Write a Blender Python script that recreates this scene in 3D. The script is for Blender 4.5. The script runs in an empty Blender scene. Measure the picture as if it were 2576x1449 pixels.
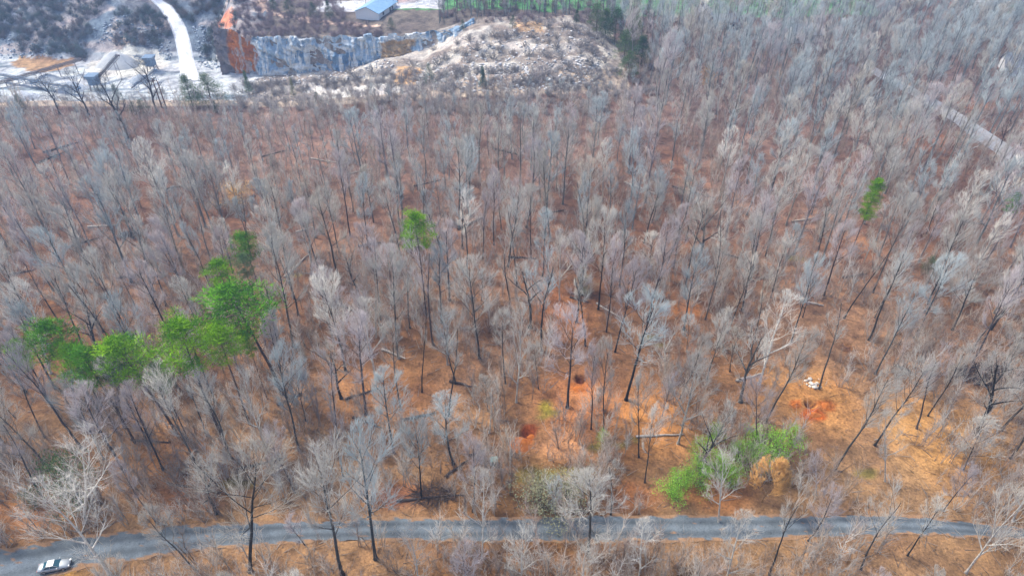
import bpy, math, random
import numpy as np
from mathutils import Vector, Matrix

# ------------------------------------------------------------------ camera, sky, sun, exposure
scene = bpy.context.scene
C = scene.collection
CAM_H, PITCH = 88.0, 39.0
cam_d = bpy.data.cameras.new('camera'); cam_d.sensor_width = 36; cam_d.lens = 24
cam_d.clip_start = 0.5; cam_d.clip_end = 9000
cam = bpy.data.objects.new('camera', cam_d); C.objects.link(cam)
cam.location = (0, 0, CAM_H); cam.rotation_euler = (math.radians(90 - PITCH), 0, 0)
scene.camera = cam
SUN_EL, SUN_AZ = 52.0, 300.0          # azimuth clockwise from +Y
w = bpy.data.worlds.new('World'); scene.world = w; w.use_nodes = True
wn = w.node_tree; wn.nodes.clear()
sky = wn.nodes.new('ShaderNodeTexSky'); sky.sky_type = 'NISHITA'; sky.sun_disc = False
sky.sun_elevation = math.radians(SUN_EL); sky.sun_rotation = math.radians(SUN_AZ)
sky.air_density = 1.0; sky.dust_density = 2.5; sky.ozone_density = 1.0
bg = wn.nodes.new('ShaderNodeBackground'); bg.inputs[1].default_value = 0.13
wo = wn.nodes.new('ShaderNodeOutputWorld')
wn.links.new(sky.outputs[0], bg.inputs[0]); wn.links.new(bg.outputs[0], wo.inputs[0])
sl = bpy.data.lights.new('sun', 'SUN'); sl.energy = 2.0; sl.angle = math.radians(14); sl.color = (1, .95, .87)
so = bpy.data.objects.new('sun', sl); C.objects.link(so)
az, el = math.radians(SUN_AZ), math.radians(SUN_EL)
sv = Vector((math.sin(az) * math.cos(el), math.cos(az) * math.cos(el), math.sin(el)))
so.rotation_euler = sv.to_track_quat('Z', 'Y').to_euler(); so.location = (0, 0, 300)
scene.view_settings.view_transform = 'Standard'; scene.view_settings.look = 'None'
scene.view_settings.gamma = 1; scene.view_settings.exposure = 1.18
scene.cycles.max_bounces = 5; scene.cycles.diffuse_bounces = 2; scene.cycles.glossy_bounces = 2
scene.cycles.volume_bounces = 0; scene.cycles.transparent_max_bounces = 4

# ------------------------------------------------------------------ noise
rng = np.random.default_rng(7); R = random.Random(11)
_T = rng.random((256, 256))
def vnoise(x, y):
    x = np.asarray(x, float); y = np.asarray(y, float)
    xi = np.floor(x).astype(int); yi = np.floor(y).astype(int); fx = x - xi; fy = y - yi
    fx = fx * fx * (3 - 2 * fx); fy = fy * fy * (3 - 2 * fy)
    g = lambda a, b: _T[a & 255, b & 255]
    return (g(xi, yi) * (1 - fx) + g(xi + 1, yi) * fx) * (1 - fy) + (g(xi, yi + 1) * (1 - fx) + g(xi + 1, yi + 1) * fx) * fy
def fbm(x, y, o=4):
    s = 0; a = .5; t = 0
    for k in range(o):
        s = s + a * vnoise(x * 2 ** k + 17.3 * k, y * 2 ** k + 5.1 * k); t += a; a *= .5
    return s / t
def sm(t):
    t = np.clip(t, 0, 1); return t * t * (3 - 2 * t)
def ip(x, pts):
    return np.interp(x, [p[0] for p in pts], [p[1] for p in pts])

# ------------------------------------------------------------------ terrain
F_PX, CX, CY = 1717.3, 1288.0, 724.5
cp, sp = math.cos(math.radians(PITCH)), math.sin(math.radians(PITCH))
PITS = []                                   # (x, y, radius, depth)
YR = [(-400, 197), (-60, 200), (-20, 205), (40, 212)]
FL = [(-400, -14), (-92, -14), (-64, -12), (-49, -7), (-21, -2.2), (0, -.5), (30, 0)]
YB = [(-400, 272), (-122, 272), (-112, 258), (40, 258)]
WW = [(-400, 60), (-122, 55), (-113, 26), (-104, 9), (-97, 2.2), (-21, 2.2), (40, 2.5)]
ZT = [(-400, 22), (-125, 19), (-112, 5), (-97, -.8), (-60, -.5), (-49, .6), (40, 1)]
def gz(x, y):
    x = np.asarray(x, float); y = np.asarray(y, float)
    base = 1.6 * (fbm(x / 34 + 3, y / 34 + 9, 3) - .5)
    base = base * sm((np.abs(y - ip(x, [(-100, 48), (-40, 55), (0, 57), (60, 57), (120, 54)])) - 3) / 10)
    q = sm((46 - x) / 14)
    jit = 3 * (fbm(x / 9, y / 9, 3) - .5)
    drop = sm((y - ip(x, YR) - jit) / 18)
    fl = ip(x, FL)
    z = base * (1 - q * drop * .7) + q * drop * (fl + 1.2 * (fbm(x / 7, y / 7, 3) - .5) * np.where(x > -60, 1.5, .4))
    yb = ip(x, YB) + 5 * (fbm(x / 12, y * 0 + 4, 3) - .5); ww = ip(x, WW)
    tt = np.clip((y - yb) / ww, 0, 1)
    hill = np.where(x < -100, 1.0, 0.0) * 5 * (fbm(x / 11, y / 11, 4) - .5) * sm(tt * 4)
    z = z + q * (tt * (ip(x, ZT) - fl) + hill)
    z = z + q * 1.6 * sm((y - 263) / 14) * (x > -100)
    # spoil heap
    hm = sm((x + 34) / 24) * sm((40 - x) / 16)
    t2 = np.clip((y - 208) / 46, 0, 1)
    stair = (np.floor(t2 * 4) + sm((t2 * 4 - np.floor(t2 * 4)) * 1.8)) / 4
    z = z + hm * (6.5 * stair + 1.8 * (fbm(x / 6, y / 6, 4) - .5)) * sm((272 - y) / 14) * sm((y - 205) / 8)
    # berm in front of the cliff
    bl = ip(x, [(-100, 247), (-60, 244), (-40, 246)])
    z = z + sm((x + 104) / 8) * sm((-38 - x) / 10) * (2.2 + 1.5 * (fbm(x / 5, y / 5, 3) - .5)) * np.exp(-((y - bl) / 4.5) ** 2)
    for px, py, r, d in PITS:
        rr = np.hypot(x - px, y - py) / r
        z = z - d * sm(1.25 - rr) + .25 * d * np.exp(-((rr - 1.5) / .3) ** 2)
    return z
_tx0, _ty0, _ts = -300., 0., .75
_tg = [None]
def gz_fast(x, y):
    if _tg[0] is None:
        X, Y = np.meshgrid(np.arange(_tx0, 300, _ts), np.arange(_ty0, 430, _ts)); _tg[0] = gz(X, Y).tolist()
    G = _tg[0]; a = (x - _tx0) / _ts; b = (y - _ty0) / _ts
    a = min(max(a, 0), len(G[0]) - 1.001); b = min(max(b, 0), len(G) - 1.001); i = int(a); j = int(b); a -= i; b -= j
    return (G[j][i] * (1 - a) + G[j][i + 1] * a) * (1 - b) + (G[j + 1][i] * (1 - a) + G[j + 1][i + 1] * a) * b
def ray(u, v):
    a, b = (u - CX) / F_PX, (v - CY) / F_PX
    return np.array([a, cp - b * sp, -sp - b * cp])
def hit(u, v):
    dx, dy, dz = [float(q) for q in ray(u, v)]; t0 = (CAM_H - 30) / -dz; t = t0
    while t < 900:
        if CAM_H + dz * t < gz_fast(dx * t, dy * t): break
        t0 = t; t += 2.0
    for _ in range(12):
        m = (t0 + t) / 2
        if CAM_H + dz * m < gz_fast(dx * m, dy * m): t = m
        else: t0 = m
    return dx * t, dy * t, gz_fast(dx * t, dy * t)
def proj(x, y, z):
    rx, ry, rz = x, y, z - CAM_H
    Z = ry * cp - rz * sp
    return CX + F_PX * rx / Z, CY + F_PX * (-rz * cp - ry * sp) / Z
def height_for(x, y, z, vtop):
    lo, hi = 0.3, 60.0
    for _ in range(30):
        m = (lo + hi) / 2
        if proj(x, y, z + m)[1] > vtop: lo = m
        else: hi = m
    return m
def flat(u, v):
    d = ray(u, v); t = -CAM_H / d[2]; return float(d[0] * t), float(d[1] * t)
PIT_D = [(1460, 955, 1.1, 1.2), (1326, 1090, 1.4, 1.3), (2036, 1018, 1.0, 1.1), (2031, 912, 1.5, .5), (2127, 877, 1.4, .4)]
_p = [flat(u, v) + (r, d) for u, v, r, d in PIT_D]
PITS.extend(_p)

# ------------------------------------------------------------------ materials
def lin(r, g, b):
    f = lambda c: (c / 255 / 12.92) if c <= 10 else ((c / 255 + .055) / 1.055) ** 2.4
    return (f(r), f(g), f(b), 1)
def newmat(name, col=(.5, .5, .5, 1), rough=.9, metal=0, spec=.2):
    m = bpy.data.materials.new(name); m.use_nodes = True
    b = m.node_tree.nodes['Principled BSDF']
    b.inputs['Base Color'].default_value = col; b.inputs['Roughness'].default_value = rough
    b.inputs['Metallic'].default_value = metal; b.inputs['Specular IOR Level'].default_value = spec
    return m
def nodes(m):
    nt = m.node_tree; return nt, nt.nodes, nt.links, nt.nodes['Principled BSDF']
def mixn(nt, a, b, fac, mode='MIX'):
    n = nt.nodes.new('ShaderNodeMix'); n.data_type = 'RGBA'; n.blend_type = mode
    for s, val in ((n.inputs[0], fac), (n.inputs[6], a), (n.inputs[7], b)):
        if hasattr(val, 'links') or isinstance(val, bpy.types.NodeSocket): nt.links.new(val, s)
        else: s.default_value = val
    return n.outputs[2]
def noise(nt, scale, detail=4, rough=.6, vec=None):
    n = nt.nodes.new('ShaderNodeTexNoise'); n.inputs['Scale'].default_value = scale
    n.inputs['Detail'].default_value = detail; n.inputs['Roughness'].default_value = rough
    if vec is None:
        g = nt.nodes.new('ShaderNodeNewGeometry'); vec = g.outputs['Position']
    nt.links.new(vec, n.inputs['Vector']); return n.outputs['Fac']
def ramp(nt, fac, stops):
    n = nt.nodes.new('ShaderNodeValToRGB'); e = n.color_ramp.elements
    while len(e) < len(stops): e.new(.5)
    for i, (p, c) in enumerate(stops):
        e[i].position = p; e[i].color = c if len(c) == 4 else (*c, 1)
    nt.links.new(fac, n.inputs[0]); return n.outputs[0]
def gr(v): return (v, v, v, 1)
def noisy(name, col, col2, scale=3, rough=.9, spec=.2, bump=0, metal=0):
    m = newmat(name, col, rough, metal, spec); nt, N, L, B = nodes(m)
    tc = N.new('ShaderNodeTexCoord')
    f = noise(nt, scale, 5, .65, tc.outputs['Object'])
    L.new(ramp(nt, f, [(.35, col), (.65, col2)]), B.inputs['Base Color'])
    if bump:
        bp = N.new('ShaderNodeBump'); bp.inputs['Strength'].default_value = bump; L.new(f, bp.inputs['Height']); L.new(bp.outputs[0], B.inputs['Normal'])
    return m
def attr_mat(name, rough=.9, spec=.1, nscale=None, lo=.75, hi=1.25):
    m = newmat(name, rough=rough, spec=spec); nt, N, L, B = nodes(m)
    a = N.new('ShaderNodeAttribute'); a.attribute_name = 'tint'
    out = a.outputs['Color']
    if nscale:
        f = noise(nt, nscale, 4, .7); out = mixn(nt, out, ramp(nt, f, [(.3, gr(lo)), (.7, gr(hi))]), 1.0, 'MULTIPLY')
    L.new(out, B.inputs['Base Color']); return m
def objcol_mat(name, rough=.9, spec=.1, nscale=None, lo=.7, hi=1.25):
    m = newmat(name, rough=rough, spec=spec); nt, N, L, B = nodes(m)
    oi = N.new('ShaderNodeObjectInfo'); out = oi.outputs['Color']
    if nscale:
        f = noise(nt, nscale, 3, .7); out = mixn(nt, out, ramp(nt, f, [(.3, gr(lo)), (.7, gr(hi))]), 1.0, 'MULTIPLY')
    L.new(out, B.inputs['Base Color']); return m
M = {}
M['twig'] = objcol_mat('twig_bark')
M['bark'] = objcol_mat('trunk_bark', nscale=2.2, lo=.55, hi=1.35)
M['woods'] = attr_mat('woody_tint')
M['needles'] = attr_mat('needles', rough=.7)
M['rock'] = attr_mat('rock_tint', nscale=1.2, lo=.7, hi=1.2)
def ground_mat():
    m = newmat('leaf_litter_ground', rough=1, spec=.05); nt, N, L, B = nodes(m)
    a = N.new('ShaderNodeAttribute'); a.attribute_name = 'tint'
    n1 = noise(nt, .35, 6, .68); n2 = noise(nt, 2.6, 4, .75); n3 = noise(nt, .09, 4, .6)
    c = mixn(nt, a.outputs['Color'], ramp(nt, n1, [(.34, (.50, .50, .52)), (.5, (.98, .98, .98)), (.66, (1.38, 1.34, 1.25))]), 1.0, 'MULTIPLY')
    c = mixn(nt, c, ramp(nt, n2, [(.32, (.38, .35, .35)), (.45, (.9, .9, .9)), (.58, (1.1, 1.1, 1.08)), (.68, (1.6, 1.55, 1.5))]), 1.0, 'MULTIPLY')
    c = mixn(nt, c, ramp(nt, n3, [(.35, (.86, .82, .82)), (.65, (1.1, 1.1, 1.05))]), 1.0, 'MULTIPLY')
    L.new(c, B.inputs['Base Color'])
    bp = N.new('ShaderNodeBump'); bp.inputs['Strength'].default_value = .5; bp.inputs['Distance'].default_value = .15
    L.new(n2, bp.inputs['Height']); L.new(bp.outputs[0], B.inputs['Normal'])
    return m
M['ground'] = ground_mat()
def road_mat():
    m = newmat('worn_asphalt', rough=.85, spec=.25); nt, N, L, B = nodes(m)
    a = N.new('ShaderNodeAttribute'); a.attribute_name = 'tint'
    n1 = noise(nt, .5, 5, .6); n2 = noise(nt, 6, 3, .7)
    c = mixn(nt, a.outputs['Color'], ramp(nt, n1, [(.3, gr(.78)), (.7, gr(1.2))]), 1.0, 'MULTIPLY')
    c = mixn(nt, c, ramp(nt, n2, [(.3, gr(.72)), (.7, gr(1.25))]), 1.0, 'MULTIPLY')
    n4 = noise(nt, 1.3, 6, .75); c = mixn(nt, c, ramp(nt, n4, [(.36, gr(.55)), (.42, gr(1)), (.62, gr(1)), (.68, (1.25, 1.12, .95))]), 1.0, 'MULTIPLY')
    L.new(c, B.inputs['Base Color']); return m
M['road'] = road_mat()

# ------------------------------------------------------------------ mesh plumbing
def mk_mesh(name, V, T, tint=None, mat=None, mats=None, mi=None, smooth=False):
    V = np.asarray(V, np.float32); T = np.asarray(T, np.int32)
    me = bpy.data.meshes.new(name)
    k = T.shape[1]
    me.vertices.add(len(V)); me.vertices.foreach_set('co', V.ravel())
    me.loops.add(T.size); me.loops.foreach_set('vertex_index', T.ravel())
    me.polygons.add(len(T)); me.polygons.foreach_set('loop_start', np.arange(0, T.size, k, dtype=np.int32))
    if smooth: me.polygons.foreach_set('use_smooth', np.ones(len(T), bool))
    if mats:
        for q in mats: me.materials.append(q)
        me.polygons.foreach_set('material_index', np.asarray(mi, np.int32))
    elif mat: me.materials.append(mat)
    if tint is not None:
        at = me.color_attributes.new('tint', 'FLOAT_COLOR', 'POINT')
        t = np.ones((len(V), 4), np.float32); t[:, :3] = tint; at.data.foreach_set('color', t.ravel())
    me.update(); me.validate(); return me
def link(name, me, parent=None):
    o = bpy.data.objects.new(name, me); C.objects.link(o)
    if parent: o.parent = parent
    return o
def tag(o, label=None, cat=None, group=None, kind=None):
    if label: o['label'] = label
    if cat: o['category'] = cat
    if group: o['group'] = group
    if kind: o['kind'] = kind
    return o
def empty(name, loc=(0, 0, 0), rz=0):
    o = bpy.data.objects.new(name, None); C.objects.link(o); o.location = loc; o.rotation_euler = (0, 0, rz)
    o.empty_display_size = .5; return o

class Buf:
    """collects tapered segments; builds them at once"""
    def __init__(s): s.S = {}; s.B = []
    def seg(s, p0, p1, r0, r1, n=3, c=0): s.S.setdefault(n, []).append((*p0, *p1, r0, r1, c))
    def path(s, P, r, n=5, c=0):
        for i in range(len(P) - 1): s.seg(P[i], P[i + 1], r[i], r[i + 1], n, c)
    def arrays(s):
        VV, TT, CC, off = [], [], [], 0
        for n, L in s.S.items():
            A = np.array(L, float); p0, p1 = A[:, :3], A[:, 3:6]; r0, r1 = A[:, 6], A[:, 7]
            d = p1 - p0; d /= np.maximum(np.linalg.norm(d, axis=1, keepdims=True), 1e-6)
            ref = np.where(np.abs(d[:, 2:3]) > .9, [[1., 0, 0]], [[0, 0, 1.]])
            a = np.cross(d, ref); a /= np.linalg.norm(a, axis=1, keepdims=True); b = np.cross(d, a)
            th = np.arange(n) * 2 * math.pi / n
            ring = np.cos(th)[None, :, None] * a[:, None] + np.sin(th)[None, :, None] * b[:, None]
            tip = r1 < 1e-5
            for flag in (False, True):
                k = np.where(tip == flag)[0]
                if not len(k): continue
                v0 = p0[k][:, None] + r0[k][:, None, None] * ring[k]
                if flag: v1 = p1[k][:, None]; m = 1
                else: v1 = p1[k][:, None] + r1[k][:, None, None] * ring[k]; m = n
                v = np.concatenate([v0, v1], 1); nv = v.shape[1]
                base = off + np.arange(len(k))[:, None, None] * nv
                i = np.arange(n); j = (i + 1) % n
                if flag: t = np.stack([i, j, np.full(n, n)], 1)
                else: t = np.concatenate([np.stack([i, j, j + n], 1), np.stack([i, j + n, i + n], 1)])
                VV.append(v.reshape(-1, 3)); TT.append((base + t[None]).reshape(-1, 3))
                CC.append(np.repeat(A[k, 8], nv)); off += len(k) * nv
        for v, t, c in s.B:
            VV.append(v); TT.append(t + off); CC.append(c); off += len(v)
        return np.concatenate(VV), np.concatenate(TT), np.concatenate(CC)
    def blades(s, P, D, W, L, W3, c=0.0):
        """triangles: base centre P, direction D (unit), width vector W3 (unit)"""
        k = len(P); v = np.stack([P - W3 * W[:, None] / 2, P + W3 * W[:, None] / 2, P + D * L[:, None]], 1).reshape(-1, 3)
        t = np.arange(3 * k).reshape(-1, 3)
        s.B.append((v, t, np.repeat(c, 3) if np.ndim(c) else np.full(3 * k, float(c))))

def unit(v):
    n = math.sqrt(v[0] ** 2 + v[1] ** 2 + v[2] ** 2) or 1; return (v[0] / n, v[1] / n, v[2] / n)
def addv(p, d, s): return (p[0] + d[0] * s, p[1] + d[1] * s, p[2] + d[2] * s)
def deflect(d, ang, az):
    """direction at angle ang from d, azimuth az"""
    ref = (0, 0, 1) if abs(d[2]) < .9 else (1, 0, 0)
    a = unit((d[1] * ref[2] - d[2] * ref[1], d[2] * ref[0] - d[0] * ref[2], d[0] * ref[1] - d[1] * ref[0]))
    b = (d[1] * a[2] - d[2] * a[1], d[2] * a[0] - d[0] * a[2], d[0] * a[1] - d[1] * a[0])
    c, s_, ca, sa = math.cos(ang), math.sin(ang), math.cos(az), math.sin(az)
    return tuple(d[i] * c + (a[i] * ca + b[i] * sa) * s_ for i in range(3))

def bare_tree(seed, H=22, base=.5, rx=4.2, cz=.72, r0=.2, limbs=12, kids=(7, 6, 9), angles=(50, 16), up=.2,
              lean=.05, fork=0, twig_r=.011, thick=1.0, wob=.05, rad=.55, defl=(12, 34), tl=1.1, lobed=.25):
    """returns (trunk Buf, crown Buf) of a leafless broadleaved tree, height H, foot at the origin; limbs fan out to a rounded crown"""
    r = random.Random(seed); T, K = Buf(), Buf()
    cx_, cy_ = r.uniform(-.12, .12) * rx, r.uniform(-.12, .12) * rx; ez = H * (1 - cz); rz_ = ez / .98; og = (0, 0, H * (base - .06))
    lob = [(r.uniform(0, 6.28), r.uniform(1 - lobed, 1 + lobed * .8)) for _ in range(4)]
    def room(p, d):
        az = math.atan2(p[1] + d[1], p[0] + d[0]); k = 1 + sum((m - 1) * max(0, math.cos(az - a)) for a, m in lob)
        R_ = rx * k; low = rz_ * 1.0 if p[2] + d[2] > H * cz else H * (cz - base) * 1.25
        q = [(p[0] - cx_) / R_, (p[1] - cy_) / R_, (p[2] - H * cz) / low]; e = [d[0] / R_, d[1] / R_, d[2] / low]
        A = sum(t * t for t in e); Bq = sum(a * b for a, b in zip(q, e)); Cq = sum(t * t for t in q) - 1; D = Bq * Bq - A * Cq
        return (-Bq + math.sqrt(D)) / A if D > 0 and Cq < 0 else .25
    def grow(p, d, L, rd, lev):
        nseg = (0, 5, 4, 2, 1)[lev]
        L = min(L, room(p, d) * (r.uniform(.62, 1.12) if lev < 3 else r.uniform(.8, 1.25)))
        if lev == 4:
            K.seg(p, addv(p, d, max(L, .3)), rd, 0, 3); return
        if L < .35: return
        P, Rr, D = [p], [rd], [d]
        for i in range(nseg):
            ra = unit((p[0] - og[0], p[1] - og[1], p[2] - og[2] + .1)); k = .10 * rad
            d = unit((d[0] + r.uniform(-1, 1) * .13 + ra[0] * k, d[1] + r.uniform(-1, 1) * .13 + ra[1] * k, d[2] + up * (1 - abs(d[2])) + ra[2] * k + r.uniform(-.05, .05)))
            p = addv(p, d, L / nseg); P.append(p); D.append(d); Rr.append(rd * (1 - .8 * (i + 1) / nseg))
        if lev == 1: T.path(P, Rr, 5, 1)
        elif lev == 2: K.path(P, Rr, 4 if thick < 1.5 else 3)
        else: K.path(P, Rr[:-1] + [rd * .3], 3)
        nk = kids[lev - 1]
        for q in range(nk):
            t = .18 + .82 * (q + r.random()) / nk if lev < 3 else .1 + .9 * (q + r.random()) / nk
            k = min(int(t * nseg), nseg - 1); f = t * nseg - k
            pp = tuple(P[k][i] * (1 - f) + P[k + 1][i] * f for i in range(3))
            dd = deflect(D[k + 1], math.radians(r.uniform(*defl) * (1.3 if lev < 3 else 1)), r.uniform(0, 6.283))
            ra = unit((pp[0] - og[0], pp[1] - og[1], pp[2] - og[2] + .1)); dd = unit(tuple(dd[i] + ra[i] * rad * .5 for i in range(3)))
            LL = {1: L * r.uniform(.45, .7) * (1.1 - .3 * t), 2: r.uniform(.9, 1.7) * tl, 3: r.uniform(.7, 1.5) * tl}[lev]
            rr = {1: max(.026, Rr[k] * .5), 2: .0155, 3: twig_r}[lev] * thick
            grow(pp, dd, LL, rr, lev + 1)
    n = 10; th = r.uniform(0, 6.283); d = unit((lean * math.cos(th), lean * math.sin(th), 1)); p = (0, 0, -.4); P, Rr = [p], [r0 * 1.35]
    for i in range(n):
        d = unit((d[0] + r.uniform(-1, 1) * wob - p[0] * .012, d[1] + r.uniform(-1, 1) * wob - p[1] * .012, 1))
        p = addv(p, d, (H * .84 + .4) / n); P.append(p); f = (i + 1) / n; Rr.append(r0 * (1 - .74 * f ** 1.1))
    T.path(P, Rr, 7, 0); T.seg((0, 0, -.3), (0, 0, .5), r0 * 1.9, r0 * 1.1, 7, 0)
    def at(t):
        t = min(max(t, 0), .999) * n; k = int(t); f = t - k
        return tuple(P[k][i] * (1 - f) + P[k + 1][i] * f for i in range(3)), Rr[k] * (1 - f) + Rr[k + 1] * f
    az0 = r.uniform(0, 6.28)
    for i in range(limbs):
        f = (i + .7 * r.random()) / limbs; t = base + (1 - base) * f ** .9; pp, rr = at(t)
        a = math.radians(angles[0] + (angles[1] - angles[0]) * f + r.uniform(-9, 9)); az = az0 + i * 2.4 + r.uniform(-.5, .5)
        dd = (math.sin(a) * math.cos(az), math.sin(a) * math.sin(az), math.cos(a))
        grow(pp, dd, 40 if f > .25 else 40 * r.uniform(.08, .2), max(.035, rr * (.5 if i >= fork else .85)), 1)
    return T, K

KIND = {}
def bare_kind(key, variants, **kw):
    KIND[key] = []
    for s in variants:
        H = kw.get('H', 22); T, K = bare_tree(s, **kw)
        v, t, c = T.arrays(); mt = mk_mesh('trunk', v, t, mat=M['bark'], smooth=True)
        v, t, c = K.arrays(); mc = mk_mesh('crown', v, t, mat=M['twig'])
        KIND[key].append((H, mt, mc))
bare_kind('fan', (1, 2, 3, 4, 5, 21), H=21, base=.38, rx=4.2, cz=.66, r0=.19, limbs=12, kids=(6, 6, 6), angles=(56, 16), rad=.4, defl=(14, 40), lobed=.5)
bare_kind('narrow', (6, 7, 8, 9, 22), H=25, base=.42, rx=3.1, cz=.68, r0=.19, limbs=13, kids=(6, 5, 6), angles=(42, 14), up=.25, rad=.4, defl=(14, 40), wob=.07, lobed=.5)
bare_kind('pale', (10, 11, 12), H=20, base=.22, rx=5.0, cz=.60, r0=.2, limbs=10, kids=(6, 5, 5), angles=(48, 14), fork=3, rad=.3, defl=(16, 44), lobed=.4)
bare_kind('small', (13, 14, 15), H=10, base=.22, rx=2.7, cz=.6, r0=.08, limbs=11, kids=(5, 5, 5), angles=(50, 15), tl=.75, rad=.3, defl=(16, 44), lobed=.5)
bare_kind('forked', (16, 17), H=17, base=.3, rx=4.8, cz=.66, r0=.3, limbs=9, kids=(5, 4, 4), angles=(48, 20), up=.12, fork=5, wob=.12, twig_r=.017, rad=.3, defl=(18, 46), lobed=.5)
bare_kind('snag', (18, 19), H=12, base=.35, rx=2.6, cz=.6, r0=.15, limbs=5, kids=(3, 1, 1), angles=(45, 25), up=.15)
# lighter versions for the far wood and undergrowth
LOD = []
for s in range(6):
    T, K = bare_tree(40 + s, H=22, base=.36, rx=3.7, cz=.66, r0=.22, limbs=10, kids=(5, 4, 5), angles=(52, 14), twig_r=.014, thick=1.5, tl=1.35, rad=.4, defl=(14, 42), lobed=.5)
    a = T.arrays(); b = K.arrays(); LOD.append((22., a, b))
def brush(seed, H, stems, side, tw, wsp):
    r = random.Random(seed); B = Buf()
    for i in range(stems):
        az = r.uniform(0, 6.28); a = r.uniform(.05, wsp); d = (math.sin(a) * math.cos(az), math.sin(a) * math.sin(az), math.cos(a))
        L = H * r.uniform(.6, 1); p = (r.uniform(-.2, .2), r.uniform(-.2, .2), -.1)
        q = addv(p, d, L * .5); d2 = unit((d[0] + r.uniform(-.3, .3), d[1] + r.uniform(-.3, .3), d[2])); e = addv(q, d2, L * .5)
        B.seg(p, q, .03 * H / 4, .02 * H / 4, 3); B.seg(q, e, .02 * H / 4, 0, 3)
        for k in range(side):
            t = r.uniform(.25, 1); pp = addv(p, d, L * t) if t < .5 else addv(q, d2, L * (t - .5))
            dd = deflect(d2, r.uniform(.4, 1.0), r.uniform(0, 6.28)); LL = L * r.uniform(.15, .38)
            B.seg(pp, addv(pp, unit((dd[0], dd[1], dd[2] + .2)), LL), tw, 0, 3)
    return B.arrays()
BRUSH = [brush(60 + i, 5, 2, 34, .014, .28) for i in range(4)] + [brush(70 + i, 3, 6, 9, .014, .8) for i in range(4)]

def merge(name, items, mat, smooth=False):
    """items: (V, T, C, x, y, z, rotz, scale, col0, col1[, tilt])  -> one mesh"""
    VV, TT, CC, off = [], [], [], 0
    for it in items:
        V, T, c, x, y, z, rz, s, c0, c1 = it
        co, si = math.cos(rz) * s, math.sin(rz) * s
        o = np.empty_like(V); o[:, 0] = V[:, 0] * co - V[:, 1] * si + x; o[:, 1] = V[:, 0] * si + V[:, 1] * co + y; o[:, 2] = V[:, 2] * s + z
        VV.append(o); TT.append(T + off); off += len(V)
        cc = np.asarray(c)[:, None]; CC.append(np.asarray(c0)[None] * (1 - cc) + np.asarray(c1)[None] * cc)
    return link(name, mk_mesh(name, np.concatenate(VV), np.concatenate(TT), np.concatenate(CC), mat, smooth=smooth))

# ------------------------------------------------------------------ ground sheet
def in_poly(x, y, P):
    ins = np.zeros(x.shape, bool); n = len(P)
    for i in range(n):
        x1, y1 = P[i]; x2, y2 = P[(i + 1) % n]
        c = ((y1 > y) != (y2 > y)) & (x < (x2 - x1) * (y - y1) / (y2 - y1 + 1e-12) + x1); ins ^= c
    return ins
def wpoly(pts): return [hit(u, v)[:2] for u, v in pts]
outer = [300, 340, 420, 600, 1000, 2000]
xs = np.array([-q for q in outer[::-1]] + list(np.arange(-260, -84, 1.1)) + list(np.arange(-84, 84, .6)) + list(np.arange(84, 260.1, 1.1)) + outer)
ys = np.array([-2000, -1000, -500, -150, -60, -20] + list(np.arange(0, 34, 2.)) + list(np.arange(34, 120, .6)) + list(np.arange(120, 340, .9)) + [345, 360, 400, 500, 700, 1100, 2000])
GX, GY = np.meshgrid(xs, ys); GZ = gz(np.clip(GX, -420, 420), np.clip(GY, -100, 420))
gx, gy = GX.ravel(), GY.ravel()
_j = np.where(gy < 120, 1.6, 5.0); jx = gx + _j * (fbm(gx / 3, gy / 3, 4) - .5); jy = gy + _j * (fbm(gx / 3 + 50, gy / 3, 4) - .5)
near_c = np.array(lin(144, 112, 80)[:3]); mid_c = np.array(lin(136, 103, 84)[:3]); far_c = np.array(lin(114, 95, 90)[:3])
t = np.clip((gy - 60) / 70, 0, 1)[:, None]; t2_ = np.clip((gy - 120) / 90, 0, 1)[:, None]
col = (near_c * (1 - t) + mid_c * t) * (1 - t2_) + far_c * t2_  # litter greys with distance: haze mixed into its colour, partly undergrowth tone
nz = fbm(gx / 16, gy / 16, 4)[:, None]; nz2 = fbm(gx / 30 + 90, gy / 30, 3)[:, None]
col = col * (1 + .9 * (nz - .5)) ; col = col * (1 - .35 * sm((nz2 - .5) * 5) * np.array([.5, .75, 1.0]))
def paint(poly, c, var=.25, soft=True, X=None, Y=None):
    m = in_poly(jx if soft else gx, jy if soft else gy, poly)
    v = 1 + var * 2 * (fbm(gx / 4, gy / 4, 4) - .5)
    col[m] = np.array(lin(*c)[:3])[None] * v[m][:, None]
def spot(u, v, r, c, k=1.0, asp=1.0, sh=1.0):
    x, y, _ = hit(u, v); rr = np.hypot(jx - x, (jy - y) / asp) / r; a = (sm((1.15 - rr) * sh + .15) * k * (1 if sh > 1 or r < 2.5 else .8))[:, None]
    col[:] = col * (1 - a) + np.array(lin(*c)[:3])[None] * a
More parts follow.
